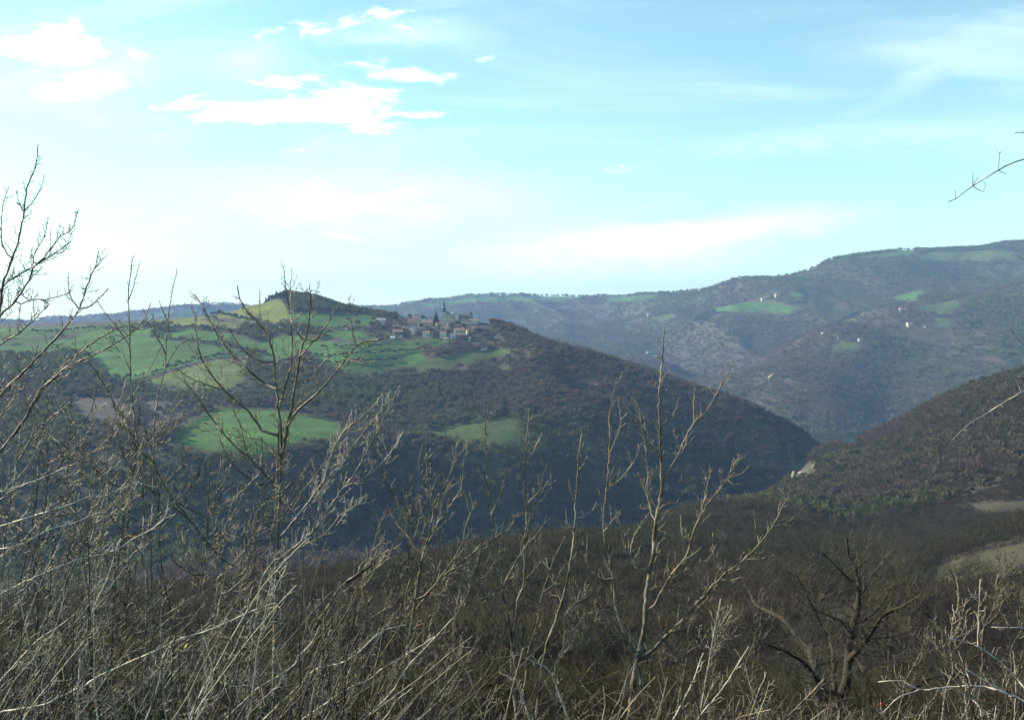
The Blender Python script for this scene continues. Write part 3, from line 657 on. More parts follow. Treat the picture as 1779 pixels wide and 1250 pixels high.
for (x, y, wp, hp, wl, rf, rot, ex, lab) in VIL:
    p = hit(x, y, 1080, 1400); k = p.y / F; ex = dict(ex); d_ = ex.pop('d', None) or min(9.0, max(4.0, wp * k * .7))
    house((p.x, p.y, p.z + .2), wp * k, d_, hp * k, rot + rnd.uniform(-.06, .06), wl, rf, lab, 'house' if 'shed' not in lab and 'barn' not in lab and 'hut' not in lab else 'outbuilding', GV, **ex)
# church
p = hit(777, 560, 1230, 1330); k = p.y / F; zc = p.z
def zpx(py, Y): return f_dir(777, py)[1] * Y
ch = empty('church', (p.x, p.y, p.z), 'stone village church with a thin dark banded spire on the hilltop', 'church')
Yc = p.y; tx = P(771.3, 550, Yc).x - p.x; z_ = lambda py: zpx(py, Yc) - zc
tw = MB().box(tx, 0, -4, 5.6, 5.6, z_(543.6) + 4).build('tower', WALL['stone'], ch)
MB().box(tx, 0, z_(543.6), 6.2, 6.2, .9).build('stone_band', WALL['white'], tw)
bf = MB().prism(tx, 0, z_(543.6) + .9, 8, 2.9, 2.35, z_(533.5) - z_(543.6) - .9, .39).build('belfry', ROOF['slate'], ch)
MB().prism(tx, 0, z_(533.5), 8, 2.5, 2.3, .7, .39).build('stone_band', WALL['white'], bf)
MB().prism(tx, 0, z_(533.5) + .7, 8, 1.9, .08, z_(520.5) - z_(533.5) - .7, .39).build('spire', ROOF['slate'], ch)
for s_ in (-1, 1): MB().box(tx + s_ * 1.3, -2.83, z_(551), .9, .12, 2.2).build('window', M_GLASS, tw)
nx = P(782, 550, Yc).x - p.x
MB().box(nx, 1.5, -4, 13.5, 8, z_(547) + 4).build('nave', WALL['rud'], ch)
h0 = z_(547) + .003
MB().poly([(nx - 7, -3, h0), (nx + 7, -3, h0), (nx + 7, 6, h0), (nx - 7, 6, h0), (nx - 5.5, 1.5, h0 + 4.2), (nx + 5.5, 1.5, h0 + 4.2)], [(0, 1, 5, 4), (2, 3, 4, 5), (0, 4, 3), (1, 2, 5), (3, 2, 1, 0)]).build('roof', ROOF['brown'], ch)
MB().box(nx + 2.8, -1.2, h0 + 1.2, 4.2, 2.0, 2.4).build('pale_roof_patch', ROOF['metal'], ch)  # raised white block standing in for a pale patch of the nave roof
for j in range(3): MB().box(nx - 3.5 + 3.5 * j, -2.56, z_(553), 1.0, .1, 2.6).build('window', M_GLASS, ch)
wq = hit(775, 566, 1200, 1320)
rw_ = empty('retaining_wall', (wq.x, wq.y, wq.z), 'tall pale stone retaining wall terraced under the church tower', 'wall')
k = wq.y / F
MB().box(0, 0, -4, 14 * k, 1.4, 4 + 13 * k).build('masonry', WALL['stone'], rw_)
MB().box(0, 0, 13 * k + .003, 14.6 * k, 1.8, .35).build('coping', WALL['pale'], rw_)
for j in (-1, 0, 1): MB().box(j * 4.2, -1.1, -4, .9, .8, 4 + 10 * k).build('buttress', WALL['stone'], rw_)
# castle
cq = hit(808, 558, 1240, 1330); k = cq.y / F
cs = empty('castle', (cq.x, cq.y, cq.z), 'long flat-topped dark stone castle beside the church on the ridge', 'castle')
MB().box(0, 0, -4, 23 * k, 9, 4 + 11.5 * k).build('wall', WALL['dark'], cs)
rf_ = MB()
for j in range(9): rf_.box(-9.4 * k + j * 2.35 * k, -4.2, 11.5 * k + .003, 1.2 * k, .7, .8)
rf_.build('battlement', WALL['dark'], cs)
tt = MB().prism(9.6 * k, 0, -4, 10, 3.0, 2.9, 4 + 13.2 * k).build('turret', WALL['dark'], cs); MB().prism(9.6 * k, 0, 13.2 * k + .003, 10, 3.2, .1, 2.6).build('turret_roof', ROOF['slate'], tt)
MB().poly([(-9 * k, -3.4, 11.5 * k + .005), (7 * k, -3.4, 11.5 * k + .005), (7 * k, 3.8, 11.5 * k + .005), (-9 * k, 3.8, 11.5 * k + .005), (-8 * k, .2, 13.0 * k), (6 * k, .2, 13.0 * k)], [(0, 1, 5, 4), (2, 3, 4, 5), (0, 4, 3), (1, 2, 5), (3, 2, 1, 0)]).build('roof', ROOF['brown'], cs)
for j in range(5): MB().box((-7.5 + 3.3 * j) * k, -4.55, 5.5 * k, .9, .12, 1.8).build('window', M_GLASS, cs)
# garden wall and scattered village trees
gq = hit(829, 597, 1080, 1330); k = gq.y / F
gw = empty('garden_wall', (gq.x, gq.y, gq.z), 'low pale garden wall below the shady end of the village', 'wall')
MB().box(0, 0, -1.5, 15 * k, .6, 3.0).build('masonry', WALL['pale'], gw); MB().box(0, 0, 1.503, 15.3 * k, .8, .15).build('coping', WALL['pale'], gw)
vt = [small_tree(540 + i, 110, np.array(c), .13, 'bare winter tree among the village gardens', 'tree', 'trees in and around the village', name='garden_tree') for i, c in enumerate([(.10, .085, .08), (.085, .095, .055)])]
vu = [False, False]
for i in range(48):
    x = rnd.uniform(600, 860); y = rnd.uniform(556, 604) if rnd.random() < .8 else rnd.uniform(550, 562)
    if (x < 680 and y > 580) or (y < 570 and x > 765): continue
    p = hit(x, y, 1100, 1400); s_ = rnd.uniform(4.5, 8.5); k = i % 2; loc = (p.x, p.y, p.z - .3)
    if not vu[k]: vu[k] = True; vt[k].location = loc; vt[k].scale = (s_, s_, s_)
    else: copy_thing(vt[k], loc, s_, rnd.uniform(0, 6))

# farms scattered over the other slopes
GF = 'scattered farmhouses of the valley'
FARM = [
 (1455, 590, 4.4, 3.4, 'white', 'red', 1.3, 1900, 3000, 'bright white gabled farmhouse standing on the grassy spur'),
 (1430, 584, 5, 6, 'pale', 'orange', .3, 1900, 3000, 'pale reddish farmhouse uphill at the end of the grassy spur'),
 (1494, 592, 6.4, 3.0, 'white', 'brown', .2, 1900, 3000, 'farmhouse with white walls and brown roof by the spur meadow'),
 (1569, 541, 12, 4, 'white', 'red', -.1, 2000, 3300, 'wide red-roofed white farmhouse highest above the spur'),
 (1581, 566, 11, 4, 'pale', 'brown', .1, 1900, 3200, 'pale farmhouse beside the brown pasture on the big hill'),
 (1607, 569, 5.6, 3.0, 'white', 'grey', 1.2, 1900, 3200, 'small white farmhouse at the top of the brown pasture'),
 (1327, 522, 9, 4, 'pale', 'brown', .0, 2500, 3600, 'pale farmhouse at the edge of the bright green shelf field'),
 (1351, 515, 9.6, 3.8, 'rud', 'brown', .2, 2500, 3600, 'larger brown farmstead above the bright green shelf field'),
 (1049, 619, 5, 3, 'white', 'grey', .1, 2000, 3300, 'tiny white house low in the hazy gorge behind the ridge'),
 (1089, 621, 6, 6, 'white', 'grey', 1.4, 2000, 3300, 'tall white house with gable in the hazy gorge'),
 (1128, 616, 9, 4, 'pale', 'brown', .2, 2000, 3300, 'pale roofed house deepest in the hazy gorge hamlet'),
 (1139, 621, 6, 3, 'pale', 'grey', -.2, 2000, 3300, 'grey outbuilding beside the pale gorge hamlet house'),
 (363, 570, 20, 3.4, 'rud', 'brown', .1, 1150, 1500, 'long brown farm on the field below the yellow hilltop'),
 (377, 571, 7, 4, 'rud', 'red', .5, 1150, 1500, 'short red-roofed barn at the end of the long brown farm'),
 (852, 724, 6, 5, 'pale', 'grey', .3, 750, 1050, 'pale ruined hut at the corner of the dull green field'),
 (1128, 548, 6, 2.6, 'pale', 'grey', .3, 3300, 4400, 'faint pale farmhouse far off on the hazy slope'),
]
for (x, y, wp, hp, wl, rf, rot, ya, yb, lab) in FARM:
    p = hit(x, y, ya, yb); k = p.y / F
    house((p.x, p.y, p.z + .6), wp * k, min(12, max(5, wp * k * .6)), hp * k, rot, wl, rf, lab, 'farmhouse' if 'barn' not in lab and 'hut' not in lab else 'outbuilding', GF, name='farmhouse', wins=3, chim=1 if 'hut' not in lab else 0)
# pale rocks by the road cutting
M_ROCK = simple_mat('pale_tan_rock', (.30, .25, .175), .4, .5, bump=.6)
def rock(loc, sx_, sy_, sz_, seed, label):
    g = np.random.default_rng(seed); nu, nv = 22, 14; V = []
    for j in range(nv + 1):
        for i in range(nu):
            th = i / nu * math.tau; ph = (j / nv - .5) * math.pi; V.append((math.cos(th) * math.cos(ph), math.sin(th) * math.cos(ph), math.sin(ph)))
    V = np.array(V); n_ = .35 * fbm(V[:, 0] * 3 + V[:, 2] * 2, V[:, 1] * 3 - V[:, 2] * 2.5, 1.1, 4, seed); V = V * (1 + n_)[:, None]
    V[:, 2] = np.round(V[:, 2] * 5) / 5 * .5 + V[:, 2] * .5
    V = V * np.array((sx_, sy_, sz_)) + np.array(loc)
    Fq = [(j * nu + i, j * nu + (i + 1) % nu, (j + 1) * nu + (i + 1) % nu, (j + 1) * nu + i) for j in range(nv) for i in range(nu)]
    tag(np_mesh('rock_outcrop', V, Fq, M_ROCK, face_n=4), label, 'rock', 'pale rocks of the road cutting')
for i, (x, y, a_, b_, lab) in enumerate([(1379, 826, 1.8, 4.2, 'bright pale rock pinnacle at the mouth of the gorge'), (1374, 832, 1.2, 1.4, 'small pale block at the foot of the rock pinnacle'),
        (1398, 822, 4.5, 1.1, 'tan rock bank running right behind the pale pinnacle'), (1418, 812, 3.5, 1.3, 'tan rock face of the road cutting above the gorge mouth'),
        (1475, 768, 2.0, .7, 'tiny pale rock beside the road on the spur crest')]):
    p = hit(x, y, 500, 900); rock((p.x, p.y, p.z + b_ * .4), a_, 1.8, b_, 40 + i, lab)
p = hit(1341, 660, 1900, 2800); rock((p.x, p.y, p.z + 1.5), 7, 4, 7, 51, 'pale rocky scar on the wooded flank across the gorge')

# ------------------------------------------------------------------ branching wood
class Tubes:
    def __init__(s): s.V = []; s.F = []; s.C = []; s.n = 0
    def add(s, pts, rad, sides=4, tone=(1, 1, 1)):
        pts = np.asarray(pts, float); m = len(pts); rad = np.asarray(rad, float)
        tg = np.gradient(pts, axis=0); tg /= np.linalg.norm(tg, axis=1, keepdims=True) + 1e-9
        ref = np.array((.31, .89, .33)); n1 = np.cross(tg, ref); n1 /= np.linalg.norm(n1, axis=1, keepdims=True) + 1e-9; n2 = np.cross(tg, n1)
        a = np.arange(sides) * math.tau / sides
        ring = (np.cos(a)[None, :, None] * n1[:, None, :] + np.sin(a)[None, :, None] * n2[:, None, :]) * rad[:, None, None] + pts[:, None, :]
        s.V.append(ring.reshape(-1, 3)); i = np.arange(m - 1)[:, None] * sides; j = np.arange(sides)[None, :]; j2 = (j + 1) % sides
        s.F.append((np.stack([i + j, i + j2, i + sides + j2, i + sides + j], -1).reshape(-1, 4) + s.n)); s.n += m * sides
        s.C.append(np.tile(np.asarray(tone, float), (m * sides, 1)))
    def build(s, name, mat, parent=None, link=True):
        if not s.V: return None
        return np_mesh(name, np.concatenate(s.V), np.concatenate(s.F), mat, np.concatenate(s.C), smooth=True, parent=parent, face_n=4, link=link)
def nrm(v): return v / (np.linalg.norm(v) + 1e-9)
def walk(g, p, d, L, n, wob, up, hook=0.0):
    pts = [p]; st_ = L / n
    for i in range(n):
        d = nrm(d + g.normal(size=3) * wob + np.array((0, 0, up + hook * (i / n)))); p = p + d * st_; pts.append(p)
    return np.array(pts)
def side_dir(g, tg, ang):
    r = nrm(np.cross(tg, g.normal(size=3))); return nrm(tg * math.cos(ang) + r * math.sin(ang))
def ramify(g, tb, pts, r, spacing, L, spec, lvl, tone, rmin, t0=.15):
    """side shoots along a path"""
    seg = np.linalg.norm(np.diff(pts, axis=0), axis=1); tot = seg.sum(); cum = np.concatenate([[0], np.cumsum(seg)])
    s_ = tot * t0 + g.uniform(0, spacing)
    while s_ < tot * .98:
        i = min(int(np.searchsorted(cum, s_)) - 1, len(seg) - 1); i = max(i, 0); f = (s_ - cum[i]) / (seg[i] + 1e-9); p = pts[i] * (1 - f) + pts[i + 1] * f
        tg = nrm(pts[i + 1] - pts[i]); fr = s_ / tot
        l = L * g.uniform(.25, 1.0) ** 1.3 * (1 - .55 * fr)
        d = side_dir(g, tg, g.uniform(*spec['ang'])); n = 5 if lvl == 0 else 3
        q = walk(g, p, d, l, n, spec['wob'], spec['up'], spec.get('hook', 0))
        r0 = max(rmin, r * .55 * (1 - .5 * fr)); rr = np.linspace(r0, rmin * .7, len(q)); tn = np.array(tone) * g.uniform(.75, 1.25)
        tb.add(q, rr, 3, tn)
        if lvl + 1 < spec['levels'] and l > spec['minl']: ramify(g, tb, q, r0, spacing * spec['sp'], l * spec['lr'], spec, lvl + 1, tone, rmin, .2)
        s_ += spacing * g.uniform(.5, 1.6)

# mid-distance bare trees on the slope below: six kinds of shape, copied
M_MID = attr_mat('grey_brown_branches', var=(.8, 1.2), scale=1.5)
def mid_tree(seed, h, spread, label, tone, leafy=False):
    g = np.random.default_rng(seed); t_ = empty('bare_tree', (0, 0, 0), label, 'tree', 'bare trees on the slope below')
    tk = Tubes(); tw_ = Tubes(); base = np.array((0, 0, -.8))
    main = walk(g, base, np.array((g.normal() * .1, g.normal() * .1, 1.0)), h * .5, 6, .10, .1); tk.add(main, np.linspace(h * .022, h * .012, 7), 6, tone)
    for k in range(7):
        p = main[int(g.integers(3, 7))]; a = g.uniform(0, 6.28); d = nrm(np.array((math.cos(a) * spread, math.sin(a) * spread, g.uniform(.5, 1.2))))
        l = h * g.uniform(.38, .62); q = walk(g, p, d, l, 7, .16, .07); r0 = h * .0095; tk.add(q, np.linspace(r0, r0 * .35, 8), 5, tone)
        for m_ in range(6):
            j = int(g.integers(2, 7)); d2 = side_dir(g, nrm(q[j + 1] - q[j]), g.uniform(.5, 1.0)); l2 = l * g.uniform(.3, .6)
            q2 = walk(g, q[j], d2, l2, 5, .18, .12); tw_.add(q2, np.linspace(r0 * .4, r0 * .16, 6), 3, tone)
            ramify(g, tw_, q2, r0 * .2, l2 * .11, l2 * .6, dict(ang=(.4, .9), wob=.18, up=.10, levels=2, minl=.4, sp=1.6, lr=.55), 0, np.array(tone) * 1.25, h * .0013)
    tk.build('trunk', M_MID, t_); tw_.build('crown', M_MID, t_)
    return t_
TN = [(.055, .044, .034), (.036, .03, .024), (.085, .075, .045), (.052, .052, .026)]
mids = [mid_tree(700 + i, 1.0 * 8, s_, 'bare grey-brown tree in the scrub of the slope below', TN[i % 4]) for i, s_ in enumerate([.9, 1.2, .7, 1.0, 1.3, .8])]
mu = [False] * 6; cnt = 0
g = np.random.default_rng(77); tries = 0
while cnt < 280 and tries < 4000:
    tries += 1; Y = float(g.uniform(42 ** 1.5, 340 ** 1.5) ** (1 / 1.5)); u = float(g.uniform(-.50, .58)); X = u * Y
    Z = hgt(X, Y)
    if field_at(np.array([X]), np.array([Y]), np.array([Z]))[0] >= 0: continue
    px, py = proj(X, Y, Z)
    if fbm(np.array([X]), np.array([Y]), 40.0, 2, 55)[0] < -.25: continue
    if px < 700 and g.uniform() < .6: continue
    if Y < 75 and 1380 < px < 1560: continue
    s_ = float(g.uniform(.55, 1.15)) * (.65 if Y < 90 else 1.0); k = cnt % 6; rz = float(g.uniform(0, 6.28))
    if not mu[k]: mu[k] = True; mids[k].location = (X, Y, Z); mids[k].scale = (s_,) * 3; mids[k].rotation_euler[2] = rz
    else: copy_thing(mids[k], (X, Y, Z), s_, rz)
    cnt += 1
# scrub cover of the near slope
def scrub(name, n, y0, y1, size, T, seed, label, wf):
    X, Y = scatter(n, y0, y1, .62, seed, 1.6); Z = H(X, Y); g = np.random.default_rng(seed)
    f = field_at(X, Y, Z); ok = (f < 0) & (fbm(X, Y, 14.0, 3, 88) > -.35); X, Y, Z = X[ok], Y[ok], Z[ok]; m = len(X)
    sz = size * g.uniform(.4, 1.4, m) * (1 + .5 * fbm(X, Y, 30.0, 2, 89)); k1 = np.clip(.45 + 1.4 * fbm(X, Y, 30.0, 3, 90), 0, 1)[:, None]
    tone = np.array((.032, .024, .019)) * (1 - k1) + np.array((.072, .066, .031)) * k1
    V, Fc, Cc = crowns(np.stack([X, Y, Z - .35 * sz], -1), sz, T, tone, wf, seed, 1.0, trunk=False, up=.4)
    tag(np_mesh(name, V, Fc, M_WOOD, Cc), label, 'scrub', kind='stuff')
scrub('slope_undergrowth', 30000, 55, 460, 2.4, 70, 301, 'grey-brown bramble and scrub covering the slope below', .013)
def clump(seed, n, L, wob, up, spread):
    g = np.random.default_rng(seed); tb = Tubes()
    for k in range(n):
        a = g.uniform(0, 6.28); d = nrm(np.array((math.cos(a) * spread + .25, math.sin(a) * spread, g.uniform(.5, 1.2)))); l = L * g.uniform(.6, 1.1)
        q = walk(g, np.array((g.normal() * .12, g.normal() * .12, -.1)), d, l, 7, wob, up); tn = np.ones(3) * (.35 + 1.1 * g.uniform() ** 1.6)
        tb.add(q, np.linspace(.009, .004, 8), 3, tn)
        ramify(g, tb, q, .006, .11, l * .5, dict(ang=(.4, 1.3), wob=.22, up=.04, levels=2, minl=.1, sp=1.0, lr=.5), 0, tn, .0026, .15)
    return np.concatenate(tb.V), np.concatenate(tb.F), np.concatenate(tb.C)
CL = [clump(60 + i, 8, 1.5, .12, -.02, .7) for i in range(6)]
def stamp(name, label, n, y0, y1, smin, smax, seed, umax=.62, tint=1.0):
    X, Y = scatter(n, y0, y1, umax, seed, 1.6); Z = H(X, Y); g = np.random.default_rng(seed); f = field_at(X, Y, Z)
    ok = (f < 0) & (fbm(X, Y, 7.0, 2, 188) > -.45); X, Y, Z = X[ok], Y[ok], Z[ok]; Vs, Fs, Cs = [], [], []; off = 0
    for x, y, z in zip(X, Y, Z):
        V0, F0, C0 = CL[int(g.integers(6))]; a = g.uniform(0, 6.28); sc = g.uniform(smin, smax); c_, s_ = math.cos(a), math.sin(a)
        Rm = np.array([[c_, -s_, 0], [s_, c_, 0], [0, 0, g.uniform(.7, 1.2)]]) * sc
        Vs.append((V0 @ Rm.T + np.array((x, y, z))).astype(np.float32)); Fs.append(F0 + off); off += len(V0)
        k = g.uniform(); base = (np.array((.042, .030, .022)) * (1 - k) + np.array((.080, .068, .036)) * k) * tint; Cs.append((C0 * base).astype(np.float32))
    print(name, len(X), off)
    tag(np_mesh(name, np.concatenate(Vs), np.concatenate(Fs), M_WOOD, np.concatenate(Cs), face_n=4), label, 'scrub', kind='stuff')
stamp('bramble_undergrowth', 'tangled bramble undergrowth just down the slope', 1500, 14, 62, .8, 1.7, 302)
stamp('thicket_undergrowth', 'dark tangled twiggy undergrowth at the foot of the bushes', 230, 4.8, 15, .6, 1.0, 303, tint=.5)

# ------------------------------------------------------------------ the trees and bushes right in front
mb_, t, bs = new_mat('pale_bark')
at = t.node('ShaderNodeAttribute', attribute_name='tone'); co = obj_co(t)
nf1 = t.ramp(t.noise(co, 9.0, 4, .6), .3, .7, .65, 1.25); lich = t.ramp(t.noise(co, 5.0, 3, .6), .56, .66)
cc = t.node('ShaderNodeCombineXYZ')
for i in range(3): t.l.new(nf1, cc.inputs[i])
bc = t.vmath('MULTIPLY', at.outputs['Color'], cc.outputs[0])
bc2 = t.mix(t.math('MULTIPLY', lich, .55), bc, (.32, .22, .05, 1))
t.l.new(bc2, bs.inputs['Base Color']); bs.inputs['Roughness'].default_value = .6; bs.inputs['Specular IOR Level'].default_value = .4
bn = t.node('ShaderNodeBump'); bn.inputs['Strength'].default_value = .4; bn.inputs['Distance'].default_value = .004
t.l.new(t.noise(co, 60.0, 4), bn.inputs['Height']); t.l.new(bn.outputs[0], bs.inputs['Normal'])
M_BARK = mb_
M_TWIG = attr_mat('pale_twig', rough=.5, var=(.7, 1.3), scale=12.0)
SPEC_TREE = dict(ang=(.5, 1.2), wob=.17, up=.14, hook=.12, levels=3, minl=.07, sp=.8, lr=.5)
def smooth_path(pts, step):
    pts = np.asarray(pts, float); out = []
    Pp = np.vstack([2 * pts[0] - pts[1], pts, 2 * pts[-1] - pts[-2]])
    for i in range(1, len(Pp) - 2):
        p0, p1, p2, p3 = Pp[i - 1:i + 3]; n = max(1, int(np.linalg.norm(p2 - p1) / step))
        for k in range(n):
            t_ = k / n; out.append(.5 * ((2 * p1) + (-p0 + p2) * t_ + (2 * p0 - 5 * p1 + 4 * p2 - p3) * t_ ** 2 + (-p0 + 3 * p1 - 3 * p2 + p3) * t_ ** 3))
    out.append(pts[-1]); return np.array(out)
def traced(name, label, cat, Y0, limbs, seed, group=None, tone=(.15, .13, .10), twig=(24, 50), spec=SPEC_TREE, ground=True, mat=None, drift=.12, tw_tone=None, dens=1.0):
    """limbs: (picture points from thick end to thin end, start width px, end width px [, twig length px]); each limb wanders in depth"""
    g = np.random.default_rng(seed); root = None; known = []; tw_ = Tubes(); tw_tone = tw_tone or tuple(c * 1.15 for c in tone)
    for li, L in enumerate(limbs):
        pts = smooth_path(L[0], 9.0); m = len(pts); w0, w1 = L[1], L[2]
        Ys = Y0
        if li > 0:
            best = min(known, key=lambda k: (k[0] - pts[0][0]) ** 2 + (k[1] - pts[0][1]) ** 2)
            if (best[0] - pts[0][0]) ** 2 + (best[1] - pts[0][1]) ** 2 < 900: Ys = best[2]; pts[0] = best[:2]
            else: Ys = Y0 * (1 + g.normal() * .05)
        slope = g.normal() * drift * (0.25 if li == 0 else 1.0); dist = np.concatenate([[0], np.cumsum(np.linalg.norm(np.diff(pts, axis=0), axis=1))]) / F
        Yv = Ys * (1 + slope * dist * 2.2 + .004 * np.cumsum(g.normal(size=m)) * (dist > 0))
        jit = g.normal(size=(m, 2)) * min(.7, .2 + .06 * w0); jit[0] = 0
        P3 = np.array([P(a_ + j_[0], b_ + j_[1], y_) for (a_, b_), j_, y_ in zip(pts, jit, Yv)])
        for (a_, b_), y_ in zip(pts, Yv): known.append((a_, b_, y_))
        if li == 0:
            if ground:
                gx, gy = P3[0][0], P3[0][1]; gz = hgt(gx, gy) - .15; n_ = max(2, int((P3[0][2] - gz) / .35)); low = []
                d0 = nrm(P3[0] - P3[min(4, m - 1)]); d0 = d0 if d0[2] < -.3 else np.array((0, 0, -1.))
                for k in range(n_, 0, -1):
                    q = P3[0] + d0 * ((P3[0][2] - gz) / max(-d0[2], .3)) * (k / n_) ** 1.0; low.append(q)
                P3 = np.vstack([low, P3])
            root = empty(name, tuple(P3[0]), label, cat, group)
            rootp = P3[0].copy()
        k_ = np.linspace(0, 1, len(P3)); wpx = (w0 + (w1 - w0) * k_ ** .85) * (1.0 if w0 > 6 else .9); rad = wpx * P3[:, 1] / F / 2; rad *= 1 + .10 * g.normal(size=len(rad)) * (rad > .004)
        tb = Tubes(); tb.add(P3 - rootp, rad, 7 if w0 > 6 else 5, np.array(tone) * (.85 if w0 > 7 else 1.0))
        tb.build('trunk' if li == 0 else 'branch', mat or M_BARK, root)
        sp_, tl = twig; tl = L[3] if len(L) > 3 else tl
        if tl > 0: ramify(g, tw_, P3 - rootp, w1 * Y0 / F / 2 * 1.6, sp_ * .5 * Y0 / F / dens, tl * 1.15 * Y0 / F, spec, 0, tw_tone, (1.25 if Y0 < 20 else .7) * Y0 / F / 2, .12 if li else .45)
    tw_.build('crown', M_TWIG, root)
    return root
EDG = (.13, .12, .11)
traced('ash_tree', 'tall bare tree at the picture edge reaching high into the white sky', 'tree', 9.0, [
 ([(-60, 720), (-25, 630), (0, 534), (5, 494), (24, 441), (34, 410), (41, 367), (49, 320), (62, 289), (66, 250)], 9, 1.6, 45),
 ([(-25, 600), (0, 549), (26, 523), (53, 481), (57, 465), (77, 446), (106, 410), (125, 398), (136, 364)], 6, 1.6),
 ([(-8, 515), (10, 492), (40, 473), (63, 460), (98, 438), (116, 425), (125, 402)], 4.5, 1.5),
 ([(26, 524), (37, 527), (58, 520), (79, 520), (111, 512), (127, 502)], 3, 1.3, 30),
 ([(18, 449), (5, 425), (2, 395), (6, 350), (15, 325)], 3, 1.3, 25),
 ([(41, 367), (55, 352), (70, 330), (76, 305)], 2.5, 1.2, 20), ([(41, 367), (31, 345), (28, 328)], 2.3, 1.2, 15),
 ([(57, 466), (60, 440), (72, 420), (80, 400), (84, 378)], 3, 1.2, 30), ([(70, 452), (98, 440), (110, 437), (122, 418)], 2.5, 1.1, 22),
 ([(-60, 760), (0, 687), (47, 640), (104, 579), (137, 536), (150, 497), (166, 460), (171, 436)], 7, 1.7),
 ([(136, 536), (121, 510), (119, 473)], 2.6, 1.2, 20), ([(140, 536), (158, 531), (182, 508), (188, 500)], 2.8, 1.2, 22), ([(162, 470), (178, 452), (188, 440)], 2.2, 1.1, 12),
 ([(-60, 860), (0, 784), (32, 744), (58, 705), (83, 665), (122, 625), (155, 600), (187, 579), (216, 564)], 7, 1.8),
 ([(22, 759), (54, 708), (72, 676), (97, 654), (119, 636), (173, 611), (223, 582), (266, 553)], 5.5, 1.6),
 ([(-30, 625), (0, 598), (32, 579), (65, 550), (85, 528)], 4, 1.5), ([(-20, 700), (10, 672), (40, 652), (57, 655)], 4, 1.6, 30),
 ([(30, 805), (50, 770), (65, 745), (88, 726), (110, 708)], 4, 1.5), ([(-40, 905), (10, 860), (56, 836), (100, 818), (117, 803)], 4.5, 1.5),
], 31, twig=(15, 60), tone=EDG)
traced('young_poplar', 'slim bare double-tipped sapling rising thinly above the skyline', 'tree', 11.0, [
 ([(252, 1180), (256, 1013), (246, 968), (250, 893), (246, 836), (240, 780), (234, 730), (227, 661), (225, 568), (223, 514), (226, 480), (231, 443)], 6, 1.6, 30),
 ([(224, 523), (234, 489), (240, 466), (244, 452)], 2.4, 1.1, 12), ([(225, 600), (205, 570), (180, 540), (168, 520)], 2.8, 1.2, 25), ([(226, 580), (250, 555), (262, 525)], 2.6, 1.2, 25),
 ([(228, 690), (255, 650), (275, 610), (290, 590)], 3, 1.3, 30), ([(227, 640), (200, 600), (190, 585)], 2.6, 1.2, 25), ([(238, 770), (210, 720), (183, 672), (165, 640)], 3.2, 1.3, 35)], 32, twig=(26, 26), tone=EDG)
traced('young_poplar', 'slender single-tipped sapling just right of the double-tipped one', 'tree', 11.5, [
 ([(268, 1150), (262, 960), (266, 860), (268, 748), (273, 694), (286, 640), (288, 604), (295, 532), (303, 490), (307, 465)], 5.5, 1.4, 28),
 ([(288, 610), (270, 580), (266, 545)], 2.5, 1.1, 20), ([(292, 560), (283, 540), (276, 522)], 2.2, 1.1, 14), ([(286, 640), (310, 600), (330, 588)], 2.6, 1.2, 26), ([(268, 760), (300, 700), (318, 672)], 3, 1.2, 30)], 33, twig=(26, 26), tone=EDG)
traced('ash_tree', 'bare many-stemmed tree in front of the yellow hilltop and the wooded knoll', 'tree', 12.0, [
 ([(478, 1120), (481, 1010), (483, 942), (485, 893), (487, 836), (489, 780), (487, 745), (482, 694), (477, 640), (471, 597), (450, 561), (428, 539), (416, 518), (412, 496)], 11, 1.8),
 ([(474, 1040), (472, 938), (478, 893), (483, 780), (484, 720)], 5, 3.4, 16),
 ([(489, 802), (500, 741), (511, 683), (522, 611), (529, 593), (536, 564), (540, 530), (538, 494)], 7, 1.6), ([(483, 712), (496, 669), (507, 629), (506, 568), (505, 520), (504, 487)], 6, 1.6),
 ([(500, 738), (518, 712), (558, 676), (594, 633), (619, 600), (640, 593), (662, 588)], 5.5, 1.7), ([(607, 622), (630, 631), (651, 627)], 3, 1.3, 25), ([(618, 601), (612, 570), (606, 516)], 3, 1.3, 25),
 ([(478, 676), (453, 661), (406, 618), (378, 582), (352, 532), (338, 510)], 5.5, 1.5), ([(460, 756), (432, 715), (392, 679), (360, 640), (345, 604), (335, 532)], 6, 1.5),
 ([(486, 850), (439, 802), (403, 769), (367, 726), (338, 683), (306, 650)], 6, 1.6), ([(475, 604), (458, 575), (453, 553), (450, 503)], 3.5, 1.3, 30), ([(529, 593), (510, 565), (498, 514), (493, 462)], 3.5, 1.3, 30),
 ([(475, 629), (446, 625), (414, 597), (398, 570)], 3.5, 1.4, 35), ([(520, 620), (560, 575), (580, 540), (592, 528)], 3.5, 1.3, 30), ([(513, 670), (545, 655), (560, 630), (585, 612)], 3.3, 1.3, 30),
 ([(486, 900), (520, 860), (545, 830), (566, 800)], 4.2, 1.5, 40), ([(487, 800), (455, 765), (430, 760), (404, 742)], 3.5, 1.4, 35), ([(392, 679), (360, 668), (328, 655), (310, 640)], 3, 1.3, 30),
 ([(430, 792), (418, 740), (408, 720), (400, 690)], 3.2, 1.3, 26)], 34, twig=(15, 64), tone=(.14, .125, .10))
traced('dead_limbed_tree', 'dark leaning trunk slanting up behind the pale thicket', 'tree', 11.0, [
 ([(430, 1060), (414, 990), (387, 972), (331, 904), (293, 855), (263, 803), (223, 755), (183, 672), (158, 633)], 5.5, 1.5), ([(331, 904), (300, 880), (270, 868)], 4, 1.6), ([(263, 803), (276, 770), (284, 742)], 3, 1.3)], 35, tone=(.10, .09, .08), twig=(30, 50))
